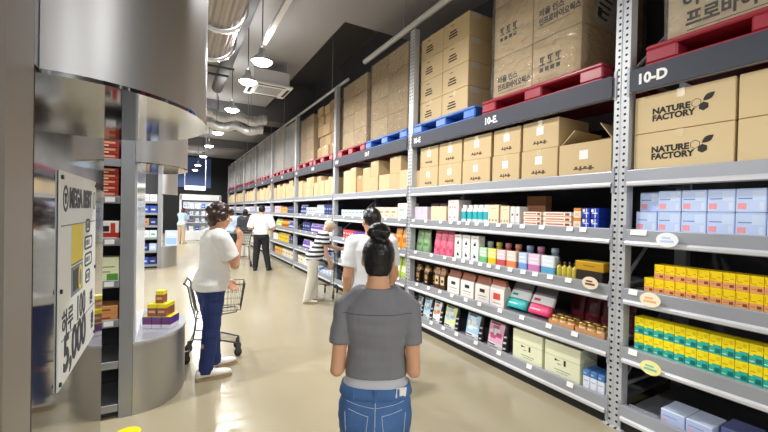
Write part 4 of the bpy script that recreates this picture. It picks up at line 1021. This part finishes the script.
# goods facing the camera in the near cross aisle
def fbox(name, w, h, d, m, x, y, z, label, cat='box', group=None):
    mb = MB(); mb.box(-w/2, w/2, 0, d, 0, h, ch=.003); return set_(mb.build(name, m), x, y, z, label, cat, group)
rdm = printed('red flat box front', '9c2f22', [(.15, .85, .55, .85, 'e7a37c'), (.1, .6, .15, .35, 'f0d2b4')], .35, True, 0)
yF = 3.98-.495
for c in range(2):
    for i in range(5): fbox('product_box', .16, .044, .2, rdm, -.44-.17*c, yF, 1.681+.0455*i, f'flat red box, {ORD[i]} up in the {["aisle-side", "inner"][c]} stack of five above the can', group='flat red boxes')
    for i in range(3): fbox('product_box', .16, .05, .2, rdm, -.44-.17*c, yF, 1.961+.0515*i, f'flat red box, {ORD[i]} up in the {["aisle-side", "inner"][c]} stack on the top shelf of the niche', group='flat red boxes')
mb = MB(); mb.lathe([(.03, 0), (.034, .004), (.034, .11), (.028, .118)], n=18); o = set_(mb.build('can', mat('grey green can', '5b625c', .4)), -.43, yF+.3, 1.361, 'grey-green can standing behind the red and white carton', 'can')
fbox('product_box', .15, .145, .16, printed('red and white carton front', 'efe6dc', [(0, 1, 0, .4, 'b22a22'), (.35, .6, .45, .75, '2a2020'), (.65, .85, .4, .9, 'c23a2e'), (.1, .9, .1, .16, 'f0d0c0')], .35, True, 0), -.43, yF, 1.361, 'red and white carton on the niche shelf below the flat red boxes')
fbox('product_box', .15, .14, .16, mat('dusty red carton', '9b4a3e', .5), -.59, yF, 1.361, 'dusty red carton deeper in the niche')
fbox('product_box', .14, .19, .14, printed('pale green carton front', 'e4e8c0', [(.1, .8, .6, .64, '6d7a45'), (.45, .95, .05, .35, '5f9a3f'), (.1, .6, .4, .45, '93a060')], .4, True, 0), -.42, yF, 1.041, 'pale green carton with leaf print in the niche')
fbox('product_box', .12, .14, .14, mat('plain black carton', '2a2a2d', .5), -.57, yF+.05, 1.041, 'black carton beside the pale green carton in the niche')
fbox('product_box', .15, .06, .2, printed('orange kraft box front', 'cc8f55', [(.1, .7, .4, .6, '9a3f22')], .6, True, 0), -.43, yF, .741, 'orange kraft box, lower of two in the niche')
fbox('product_box', .15, .06, .2, MATS['orange kraft box front'], -.43, yF, .802, 'orange kraft box, upper of two in the niche')
for z in (1.68, 1.36, 1.04, .74):
    mb = MB(); mb.box(-.03, .03, -.002, .001, -.018, .018); set_(mb.build('price_ticket', MATS['price ticket']), -.41, 3.98-.515, z-.01, f'white price ticket on the niche shelf {dict([(1.68, "under the red stack"), (1.36, "under the red and white carton"), (1.04, "under the pale green carton"), (.74, "under the orange kraft boxes")])[z]}', 'price ticket')
# stepped stack of small boxes on the counter
pu = printed('purple box with yellow band', '6a3f97', [(0, 1, .0, .35, 'efe9f2'), (.1, .9, .45, .8, '7d3f6a')], .35, True, 0)
br = printed('brown and yellow box', 'f4e21c', [(0, 1, 0, .72, '9a5a4a'), (.15, .85, .3, .5, 'e0b37a')], .35, True, 0)
ytop = mat('yellow box lid', 'f5ea22', .4)
def small(w, h, m, x, y, z, label):
    mb = MB(); mb.box(-w/2, w/2, -w/2, w/2, 0, h, ch=.002); o = mb.build('product_box', m); set_(o, x, y, z, label, 'box', 'small boxes stacked on the round counter'); o.rotation_euler = (0, 0, -.45)
    t = MB(); t.box(-w/2, w/2, -w/2, w/2, h+.0002, h+.0045); t.build('lid', ytop, o)
c = on(158.5, 328, 2, .572); cx, cy = c.x, c.y+.02; ux, uy = math.cos(-.45)*.08, math.sin(-.45)*.08; vx, vy = -math.sin(-.45)*.08, math.cos(-.45)*.08
for r in range(2):
    for i in (-1, 0, 1): small(.076, .1, pu, cx+ux*i+vx*r, cy+uy*i+vy*r, .5715, f'purple and white box with yellow top, {["front", "back"][r]} row, {["left", "middle", "right"][i+1]}, on the round counter')
for r in range(2):
    for i in (-.5, .5): small(.076, .1, br, cx+ux*i+vx*(r*.99+.02), cy+uy*i+vy*(r*.99+.02), .677, f'brown and yellow box, second tier, {["front", "back"][r]} {["left", "right"][int(i+.5)]}, on the round counter')
small(.068, .1, br, cx+vx*.5, cy+vy*.5, .7825, 'topmost yellow and brown box of the stack on the round counter')
# goods in the distant display
for l, (z, col, col2) in enumerate(((1.75, 'white', 'white'), (1.45, 'blue', 'blue'), (1.12, 'navy', 'brown'), (.8, 'teal', 'white'), (.45, 'pale blue', 'navy'), (.09, 'navy', 'blue'))):
    for i in range(4):
        cc = col if i % 2 == 0 else col2
        fbox('product_box', .17, .2, .2, printed(f'{cc} far box', PAINT[cc][0], [(.2, .75, .4, .6, PAINT[cc][1])], .4, True, 0), -.44-.18*i, 11.62, z+.001, f'{cc} box, {ORD[i]} from the upright, {["top", "fifth", "fourth", "third", "second", "bottom"][l]} shelf of the distant display', 'box', 'boxes in the distant display')
fbox('display_card', .3, .42, .02, printed('pale blue display card', 'c9dcf2', [(.1, .9, .1, .5, '9fc0ea'), (.2, .8, .65, .8, 'f7fafc')], .3, True, 0), -.02, 11.72, .575, 'pale blue display card on the distant round counter', 'display card')

# ------------------------------------------------------------------ poster on the mirror panel
PY, PZc, PW, PH = 1.7585, 1.389, .604, .672
mb = MB(); mb.box(0, .004, -PW/2, PW/2, -PH/2, PH/2)
po = mb.build('poster', mat('poster white', 'eef2f1', .35), None, (-.2985, PY, PZc)); tag(po, 'white advertising poster with price fixed to the polished steel panel', 'poster')
m_pb = mat('poster navy ink', '1d2436', .5); m_py = mat('poster yellow', 'f6e21a', .45); m_pg = mat('poster grey ink', '7d8a94', .5)
def pz(f): return PH/2-f*PH
def py(f): return -PW/2+f*PW
def prect(f0, f1, g0, g1, m, nm='printed_shape', x=.0048):
    t = MB(); t.box(.004, x, py(f0), py(f1), pz(g1), pz(g0)); t.build(nm, m, po)
t = MB()
R = [[(x, py(.115)+r*math.cos(2*PI*j/24)*.82, pz(.125)+r*math.sin(2*PI*j/24)) for j in range(24)] for r, x in ((.042, .0041), (.042, .0048), (.031, .0048), (.031, .0041))]
t.rings(R, cap=False); t.box(.0041, .0048, py(.1), py(.13), pz(.15), pz(.1)); t.box(.0041, .0048, py(.09), py(.14), pz(.115), pz(.1)); t.build('printed_emblem', m_pb, po)
text('MEGA BEST', .088, m_pb, po, (.0048, py(.195), pz(.125)), FACE_RACK, .0045, 'LEFT', .84)
t = MB(); R = [[(x, py(.93)+r*.7*math.cos(2*PI*j/24), pz(.125)+r*math.sin(2*PI*j/24)) for j in range(24)] for r, x in ((.038, .0041), (.038, .0048), (.03, .0048), (.033, .0041))]; t.rings(R, cap=False); t.build('printed_emblem', m_pg, po)
prect(.03, .97, .25, .256, m_pg, 'printed_line')
prect(.26, .56, .255, .455, m_py); prect(.26, .56, .455, .462, m_pb); prect(.26, .56, .47, .62, m_pg); prect(.3, .44, .49, .6, m_pb, x=.0052)
t = MB(); R = [[(x, py(.49)+r*.8*math.cos(2*PI*j/20), pz(.55)+r*1.2*math.sin(2*PI*j/20)) for j in range(20)] for r, x in ((.04, .0049), (.04, .0054), (.026, .0054), (.026, .0049))]; t.rings(R, cap=False); t.build('printed_shape', m_py, po)
for g, a, b in ((.275, .64, .78), (.375, .61, .87), (.475, .62, .86), (.575, .65, .8)):
    t = MB()
    def rr(e, x):
        w = (b-a)*PW/2+e; h = .027+e; cyy = (py(a)+py(b))/2; r = .02
        return [(x, cyy+sy*(w-r)+r*math.cos(th), pz(g)+sz*(h-r)+r*math.sin(th)) for sy, sz, t0 in ((1, 1, 0), (-1, 1, 1), (-1, -1, 2), (1, -1, 3)) for th in [PI/2*(t0+i/4) for i in range(5)]]
    t.rings([rr(0, .0041), rr(0, .0048), rr(-.008, .0048), rr(-.008, .0041)], cap=False, sm=False)
    for q in range(3): t.box(.0041, .0047, py(a)+.02+q*.03, py(a)+.036+q*.03, pz(g)-.01, pz(g)+.01) if py(a)+.04+q*.03 < py(b)-.012 else None
    t.build('printed_badge', m_pb, po)
text('하루', .088, m_pb, po, (.0048, py(.06), pz(.725)), FACE_RACK, .001, 'LEFT', .95); text('100', .125, m_pb, po, (.0048, py(.39), pz(.715)), FACE_RACK, .001, 'LEFT', .85); text('원', .06, m_pb, po, (.0048, py(.8), pz(.73)), FACE_RACK, .001, 'LEFT', 1.1)
prect(.06, .97, .785, .791, m_pg, 'printed_line')
text('5,000', .16, m_pb, po, (.0048, py(.1), pz(.875)), FACE_RACK, .005, 'LEFT', .98); text('원', .075, m_pb, po, (.0048, py(.85), pz(.885)), FACE_RACK, .002, 'LEFT', .8)
for a in (.03, .97):
    for b in (.03, .55, .975):
        t = MB(); t.tube((.004, py(a), pz(b)), (.009, py(a), pz(b)), .007, 10); t.build('screw', m_pb, po)

# ------------------------------------------------------------------ trolleys
def mk_cart(m):
    r = empty('shopping_trolley')
    def rect(z, y0, y1, w0, w1): return [(-w0/2, y0, z), (w0/2, y0, z), (w1/2, y1, z), (-w1/2, y1, z)]
    b = MB()
    top = rect(.97, -.36, .42, .5, .38); bot = rect(.62, -.28, .36, .42, .32)
    b.path(top, .007, 6, loop=True); b.path(bot, .005, 6, loop=True)
    L = lambda p, q, t: tuple(p[i]+(q[i]-p[i])*t for i in range(3))
    for k in range(4):
        n = 13 if k % 2 else 9
        for i in range(n): b.tube(L(top[k], top[(k+1) % 4], i/n), L(bot[k], bot[(k+1) % 4], i/n), .0025, 5)
        for t in (.25, .5, .75): b.tube(L(top[k], bot[k], t), L(top[(k+1) % 4], bot[(k+1) % 4], t), .0025, 5)
    for i in range(1, 12): b.tube(L(bot[0], bot[3], i/12), L(bot[1], bot[2], i/12), .0025, 5)
    b.build('wire_basket', m, r)
    f = MB()
    for s in (-1, 1):
        f.path([(s*.24, -.43, 1.02), (s*.25, -.38, .98), (s*.23, -.33, .75), (s*.22, -.27, .55), (s*.22, -.3, .3), (s*.235, -.36, .17)], .011, 8)
        f.path([(s*.22, -.3, .3), (s*.2, .1, .24), (s*.17, .36, .17)], .011, 8); f.path([(s*.21, -.27, .56), (s*.17, .3, .6)], .009, 8)
    for y, z, w in ((-.3, .3, .22), (.36, .17, .17), (.3, .6, .17)): f.tube((-w, y, z), (w, y, z), .009, 8)
    for i in range(7): f.tube((-.2+.0667*i, -.28, .297), (-.16+.0533*i, .3, .19), .003, 5)
    f.build('frame', m, r)
    h = MB(); h.tube((-.25, -.43, 1.02), (.25, -.43, 1.02), .015, 10); h.build('handle', mat('black handle', '1f2024', .4), r)
    for x, y in ((-.235, -.36), (.235, -.36), (-.17, .36), (.17, .36)):
        w = MB(); w.rings([[(x+dx, y-.03+q*math.cos(2*PI*j/20), .058+q*math.sin(2*PI*j/20)) for j in range(20)] for dx, q in ((-.014, .045), (-.012, .056), (.012, .056), (.014, .045))]); o = w.build('wheel', m_rubber, r)
        k = MB(); k.box(x-.02, x-.016, y-.05, y+.01, .05, .15); k.box(x+.016, x+.02, y-.05, y+.01, .05, .15); k.box(x-.02, x+.02, y-.03, y+.015, .14, .165); k.tube((x-.021, y-.03, .058), (x+.021, y-.03, .058), .012, 8); k.build('caster_fork', m, o)
    return r
c0 = mk_cart(m_darkwire); c0.location = (.43, 4.5, 0); c0.rotation_euler = (0, 0, -PI/2-.1); c0.scale = (.74, .7, .82)
tag(c0, 'dark wire shopping trolley beside the woman with her hand to her chin', 'shopping trolley', 'shopping trolleys')
c1 = dup(c0); c1.location = (1.60, 11.25, 0); c1.rotation_euler = (0, 0, .25); c1.scale = (1, 1, 1); tag(c1, 'wire shopping trolley between the pale blue shirt and the white-shirted man', 'shopping trolley')
c2 = dup(c0); c2.location = (2.6, 6.72, 0); c2.rotation_euler = (0, 0, -.62); c2.scale = (.72, .72, .86); tag(c2, 'small wire shopping trolley pushed by the stooping shopper in stripes', 'shopping trolley')

# ------------------------------------------------------------------ far end: cabinet, counter, light box
fr = empty('refrigerated_cabinet', (1.22, 20.7, 0)); fr.scale = (1.36, 1, 1.1); tag(fr, 'white open refrigerated cabinet with lit shelves at the far end of the aisle', 'refrigerated cabinet')
m_fw = mat('cabinet white enamel', 'f0f2f4', .35)
mb = MB(); mb.box(-.68, .68, 0, .8, 0, .45, ch=.02); mb.box(-.68, -.62, 0, .8, .45, 2.05); mb.box(.62, .68, 0, .8, .45, 2.05); mb.box(-.62, .62, .7, .8, .45, 2.05); mb.box(-.68, .68, 0, .8, 1.8, 2.07, ch=.02); mb.build('housing', m_fw, fr)
mb = MB(); mb.box(-.6, .6, .002, .03, 1.74, 1.8); mb.box(-.62, -.58, -.005, .03, .45, 1.8); mb.box(.58, .62, -.005, .03, .45, 1.8); mb.build('dark_frame', m_black, fr)
mb = MB(); mb.box(-.56, .56, .05, .09, 1.765, 1.79); mb.build('light_tube', mat('cabinet lamp', 'f4faff', .5, emit=14), fr)
for z in (.8, 1.12, 1.44): mb = MB(); mb.box(-.62, .62, .12, .69, z, z+.02); mb.build('shelf', m_fw, fr)
for l, z in enumerate((.451, .821, 1.141, 1.461)):
    for i in range(6):
        cc = ['pale blue', 'white', 'blue', 'silver'][(i+l) % 4]
        fbox('product_box', .16, .2, .15, printed(f'{cc} far box', PAINT[cc][0], [(.2, .75, .4, .6, PAINT[cc][1])], .4, True, 0), 1.22-.68+.27*i, 20.9, z*1.1, f'{cc} pack, {ORD[i]} from the left, {["bottom", "second", "third", "top"][l]} shelf of the refrigerated cabinet', 'box', 'packs in the refrigerated cabinet')
lb = empty('hanging_light_box', (.87, 18.9, 0)); tag(lb, 'white light box hanging in front of the navy wall', 'light box')
mb = MB(); mb.box(-.42, .42, -.08, .08, 2.42, 2.6, ch=.01); mb.build('box_body', mat('light box white', 'f3f6fa', .5, emit=.9), lb)
for x in (-.42, .42): mb = MB(); mb.tube((x, 0, 2.6), (x, 0, 5.0), .02, 8); mb.build('hanging_rod', m_steel, lb)

# ------------------------------------------------------------------ the room
m_floor = mat('polished concrete', 'a59b81', .2, 0, var=(1.2, .11), bump=(3, .03, .004), spec=.5)
mb = MB(); mb.box(-7, 4.4, -5, 27.6, -.1, 0); struct('floor', mb, m_floor)
m_wall = mat('charcoal wall', '3a3b41', .8); m_ceil = mat('grey sprayed ceiling', '9c9a9b', .9, bump=(40, .2, .01)); m_ceild = mat('dark ceiling', '5a585e', .9)
mb = MB(); mb.box(4.3, 4.4, -5, 27.6, 0, 6.1); struct('wall_right', mb, mat('dark grey wall', '4a4a50', .85))
mb = MB(); mb.box(-7.1, -7, -5, 27.6, 0, 5); struct('wall_left', mb, mat('grey wall', '77797e', .85))
mb = MB(); mb.box(-7, 4.3, -5.1, -5, 0, 5); struct('wall_front', mb, mat('pale wall', 'b5b6b8', .85))
mb = MB(); mb.box(-7, 4.3, 27.5, 27.6, 0, 6.1); struct('wall_back', mb, mat('black wall', '17181c', .8))
mb = MB(); mb.box(-4.5, 2.2, 27.44, 27.499, 2.95, 4.9); struct('trim_1', mb, mat('navy wall panel', '46609c', .6))
CZ = 5.0
mb = MB()
mb.box(-7, 2.64, -5, 12.8, CZ, CZ+.1); mb.box(2.64, 4.3, -5, 6.25, CZ, CZ+.1); struct('ceiling', mb, m_ceil)
mb = MB(); mb.box(2.64, 4.3, 6.25, 12.8, 5.95, 6.05); mb.box(2.6, 2.64, 6.25, 12.8, CZ+.1, 6.05); mb.box(2.64, 4.3, 6.2, 6.25, CZ+.1, 6.05); struct('ceiling_recess', mb, m_ceild)
mb = MB(); mb.box(-7, 4.3, 12.8, 13.6, 4.55, 6.05); struct('ceiling_beam', mb, mat('beam grey', '6b696d', .9))
mb = MB(); mb.box(-7, 1.4, 13.6, 27.5, CZ, CZ+.1); mb.box(1.4, 4.3, 17.5, 27.5, CZ, CZ+.1); struct('ceiling_far', mb, m_ceil)
mb = MB(); mb.box(1.4, 4.3, 13.6, 17.5, 5.7, 5.8); mb.box(1.38, 1.4, 13.6, 17.5, CZ+.1, 5.8); mb.box(1.4, 4.3, 17.5, 17.55, CZ+.1, 5.8); struct('ceiling_recess_far', mb, m_ceild)
mb = MB(); mb.box(-7, 4.3, 20.0, 20.6, 4.6, CZ); struct('ceiling_beam_far', mb, MATS['beam grey'])
# yellow floor mark
mb = MB(); R = [[(.085*math.cos(2*PI*j/32), .085*math.sin(2*PI*j/32), z) for j in range(32)] for z in (.0005, .002)]; mb.rings(R, sm=False)
tag(mb.build('floor_sticker', mat('yellow sticker', 'f2dd1c', .4), None, (-.262, 3.2, 0)), 'round yellow sticker on the floor in front of the steel upright', 'floor sticker')

# ------------------------------------------------------------------ overhead services
LZ = 3.9
lampm = mat('lamp diffuser', 'fffdf6', .5, emit=14); lampb = mat('lamp housing', 'b4b6ba', .4, .3)
def mk_lamp():
    r = empty('pendant_lamp'); mb = MB()
    mb.lathe([(.05, .2), (.055, .12), (.09, .09), (.15, .03), (.165, 0), (.16, 0), (.145, .028), (.085, .08), (.05, .1)], n=28, cap=False); mb.lathe([(.05, .1), (.05, .2)], n=16); mb.build('lamp_shade', lampb, r)
    d = MB(); d.lathe([(.03, -.055), (.08, -.05), (.12, -.034), (.146, -.006), (.15, .012), (.148, .018)], n=28); d.build('diffuser', lampm, r)
    c = MB(); c.tube((0, 0, .2), (0, 0, CZ-LZ), .008, 6); c.build('cord', m_black, r)
    return r
lamp0 = mk_lamp()
spots = []
vis = []
for (u, v) in ((262, 62), (248, 82), (232, 110), (218, 133), (209, 146)):
    q = on(u, v, 2, LZ); vis.append((q.x, q.y))
row1 = vis+[(1.15, 3.3), (2.4, -2.4), (.6, -4), (1.15, 18.4), (1.15, 22.4), (1.15, 25.4)]  # the last lamp is added to brighten the navy wall
row2 = [(-2.2, -3+3.0*i) for i in range(10)]  # unseen row, placed and strengthened to light the shelf fronts
i = 0
def area(name, loc, size, power, col=(1, .985, .96)):
    l = bpy.data.lights.new(name, 'AREA'); l.shape = 'DISK'; l.size = size; l.energy = power; l.color = col
    o = bpy.data.objects.new(name, l); C.objects.link(o); o.location = loc; return o
PWR = 38
for n, (x, y) in enumerate(row1+row2):
    o = lamp0 if n == 0 else dup(lamp0)
    o.location = (x, y, LZ)
    if n < 5: lab = 'round pendant lamp over the aisle, '+['nearest', 'second nearest', 'third nearest', 'fourth nearest', 'fifth nearest'][n]+' of those in view'
    elif n < len(row1): lab = ['round pendant lamp above the aisle just out of the top of the picture', 'round pendant lamp behind the viewer on the rack side', 'round pendant lamp behind the viewer on the display side', 'round pendant lamp in the far aisle, first beyond the fifth in view', 'round pendant lamp in the far aisle, second beyond the fifth in view', 'last round pendant lamp of the aisle row, added to light the navy wall'][n-5]
    else: lab = f'unseen round pendant lamp over the left part of the shop, {ORD[n-len(row1)]} of its row'
    tag(o, lab, 'pendant lamp', 'pendant lamps')
    l = area('lamp_light', (0, 0, -.06), .2, PWR if n < len(row1) else 95); l.parent = o
    l = area('added_ceiling_fill', (0, 0, .21), .1, 5); l.rotation_euler = (PI, 0, 0); l.parent = o  # upward fill added to brighten the ceiling, not part of the lamp
# air-conditioner cassette
q = on(268, 91, 2, 4.4)
ac = empty('ceiling_air_conditioner', (q.x, q.y, 4.4)); tag(ac, 'white ceiling cassette air conditioner above the second pendant lamp', 'air conditioner')
mb = MB(); mb.box(-.47, .47, -.47, .47, 0, .05, ch=.012); mb.build('grille_panel', mat('ac white', 'e2e3e4', .45), ac)
mb = MB(); mb.box(-.4, .4, -.4, .4, .05, .36, ch=.01); mb.build('casing', mat('ac casing', 'c9cacc', .5), ac)
mb = MB()
for s in (-1, 1): mb.box(s*.4-.03, s*.4+.03, -.3, .3, -.004, .002); mb.box(-.3, .3, s*.4-.03, s*.4+.03, -.004, .002)
mb.build('air_slot', m_black, ac)
mb = MB()
for i in range(12): mb.box(-.27, .27, -.27+i*.046, -.245+i*.046, -.006, .001)
mb.build('intake_grille', mat('ac grille grey', 'a9abad', .5), ac)
for sx in (-1, 1):
    for sy in (-1, 1): mb = MB(); mb.tube((sx*.36, sy*.36, .36), (sx*.36, sy*.36, CZ-4.4), .008, 6); mb.build('hanger_rod', m_steel, ac)
# round duct with bright flanges
dc = empty('air_duct', (.39, 0, 3.82)); tag(dc, 'large round fluted metal air duct with bright flanges beside the hood', 'air duct')
mb = MB(); R = []
for y in (-3, 5.3): R.append([((.27+.009*math.sin(j*PI*.5))*math.cos(2*PI*j/112), y, (.27+.009*math.sin(j*PI*.5))*math.sin(2*PI*j/112)) for j in range(112)])
mb.rings(R); mb.build('duct_body', mat('duct metal', 'a39a94', .35, .8), dc)
for y in (4.42, 5.32, 3.2, 1.6):
    mb = MB(); mb.rings([[(r*math.cos(2*PI*j/48), y+dy, r*math.sin(2*PI*j/48)) for j in range(48)] for r, dy in ((.28, -.03), (.315, -.03), (.315, .03), (.28, .03))]); mb.build('flange', mat('bright flange', 'dfe2e6', .25, .8), dc)
for y in (0, 2.4, 4.8): mb = MB(); mb.tube((0, y, .27), (0, y, CZ-3.82), .008, 6); mb.build('hanger_rod', m_steel, dc)
foil = mat('crumpled foil', 'd2d3d6', .3, .8, bump=(12, 1, .05))
def flex(p0, p1, r, label, mbn=26):
    p0 = Vector(p0); p1 = Vector(p1); mb = MB(); pts = []; R = []
    d = (p1-p0).normalized(); a = d.orthogonal().normalized(); b = d.cross(a)
    for i in range(mbn+1):
        c = p0+(p1-p0)*i/mbn+Vector((0, 0, .05*math.sin(i*.55))); R.append([c+(a*math.cos(2*PI*j/18)+b*math.sin(2*PI*j/18))*r*(1+.14*noise.noise(Vector((i*.7, j*.9, p0.y)))+.06*(i % 2)) for j in range(18)])
    mb.rings(R); o = tag(mb.build('hanging_foil_duct', foil), label, 'foil duct')
    for t in (.25, .75):
        c = p0+(p1-p0)*t; h = MB(); h.tube(c, (c.x, c.y, CZ), .008, 6); h.build('hanger_rod', m_steel, o)
q0, q1 = on(200, 112, 1, 11.3), on(266, 115, 1, 11.3)
flex(q0, (q1.x, q0.y-.1, q0.z-.05), .13, 'silver foil duct crossing above the aisle, upper of two')
q0 = on(200, 123, 1, 10.8); flex(q0, (q1.x-.2, q0.y-.1, q0.z-.05), .11, 'silver foil duct crossing above the aisle, lower of two')
q0 = on(209, 88, 2, 4.6); flex((q0.x-.22, q0.y, 4.7), (q0.x-.25, q0.y+.1, 4.1), .14, 'short silver foil duct hanging beside the round hood')
tr0, tr1 = on(289, 2, 2, 4.35), on(263, 44, 2, 4.35); xx = (tr0.x+tr1.x)/2
mb = MB(); mb.box(xx-.04, xx+.04, -2, tr1.y, 4.33, 4.4, ch=.005); o = mb.build('cable_trunking', mat('white trunking', 'e3e4e4', .5)); tag(o, 'white cable trunking running overhead towards the first pendant lamp', 'trunking')
for y in (0, 2, 4): t = MB(); t.tube((xx, y, 4.4), (xx, y, CZ), .006, 6); t.build('hanger_rod', m_black, o)
mb = MB(); mb.tube((xx-.32, -3, 4.72), (xx-.32, 10.6, 4.72), .13, 20); o = mb.build('service_pipe', mat('grey lagged pipe', '66666a', .8)); tag(o, 'thick dark grey pipe under the ceiling beside the white trunking', 'pipe')
for y in (1, 4, 7, 10): t = MB(); t.tube((xx-.32, y, 4.85), (xx-.32, y, CZ), .008, 6); t.build('hanger_rod', m_black, o)
mb = MB(); y = on(225, 68, 2, 4.3).y; mb.tube((-1, y, 4.3), (1.0, y, 4.3), .022, 8); mb.tube((-1, y, 4.15), (.9, y, 4.15), .022, 8); mb.tube((.05, y, 4.15), (.05, y, CZ), .012, 6); mb.tube((.35, y, 4.15), (.35, y, CZ), .012, 6)
tag(mb.build('hanging_sprinkler_pipe', mat('black pipe', '2e2e31', .6)), 'pair of thin black pipes crossing under the ceiling beyond the duct', 'pipe')
mb = MB(); mb.tube((3.1, -2, 4.42), (3.1, 6.35, 4.42), .045, 12); o = mb.build('water_pipe', mat('pale pipe', 'c9cacb', .5)); tag(o, 'pale pipe running above the pallet loads of bay 10-E', 'pipe')
for y in (-1, 2, 5): t = MB(); t.tube((3.1, y, 4.46), (3.1, y, CZ), .007, 6); t.build('hanger_rod', m_steel, o)
mb = MB(); mb.tube((3.1, 7.1, 4.32), (3.1, 25, 4.32), .03, 10); o = mb.build('water_pipe', MATS['pale pipe']); tag(o, 'thin pale pipe above the pallet loads of the far bays', 'pipe')
for y in (8, 12.2, 14, 19): t = MB(); t.tube((3.1, y, 4.34), (3.1, y, 5.94 if y < 12.5 and y > 6.3 else 5.69 if 13.6 < y < 17.5 else CZ), .007, 6); t.build('hanger_rod', m_steel, o)

# ------------------------------------------------------------------ light and output
w = bpy.data.worlds.new('shop surroundings'); SC.world = w; w.use_nodes = True
w.node_tree.nodes['Background'].inputs[0].default_value = (.9, .92, .95, 1); w.node_tree.nodes['Background'].inputs[1].default_value = .3
vs = SC.view_settings; vs.view_transform = 'Standard'; vs.look = 'None'; vs.gamma = 1; vs.use_curve_mapping = False; vs.exposure = 0.15
SC.cycles.use_denoising = True; SC.cycles.max_bounces = 10; SC.cycles.diffuse_bounces = 4; SC.cycles.glossy_bounces = 5; SC.cycles.transparent_max_bounces = 12; SC.cycles.sample_clamp_indirect = 6
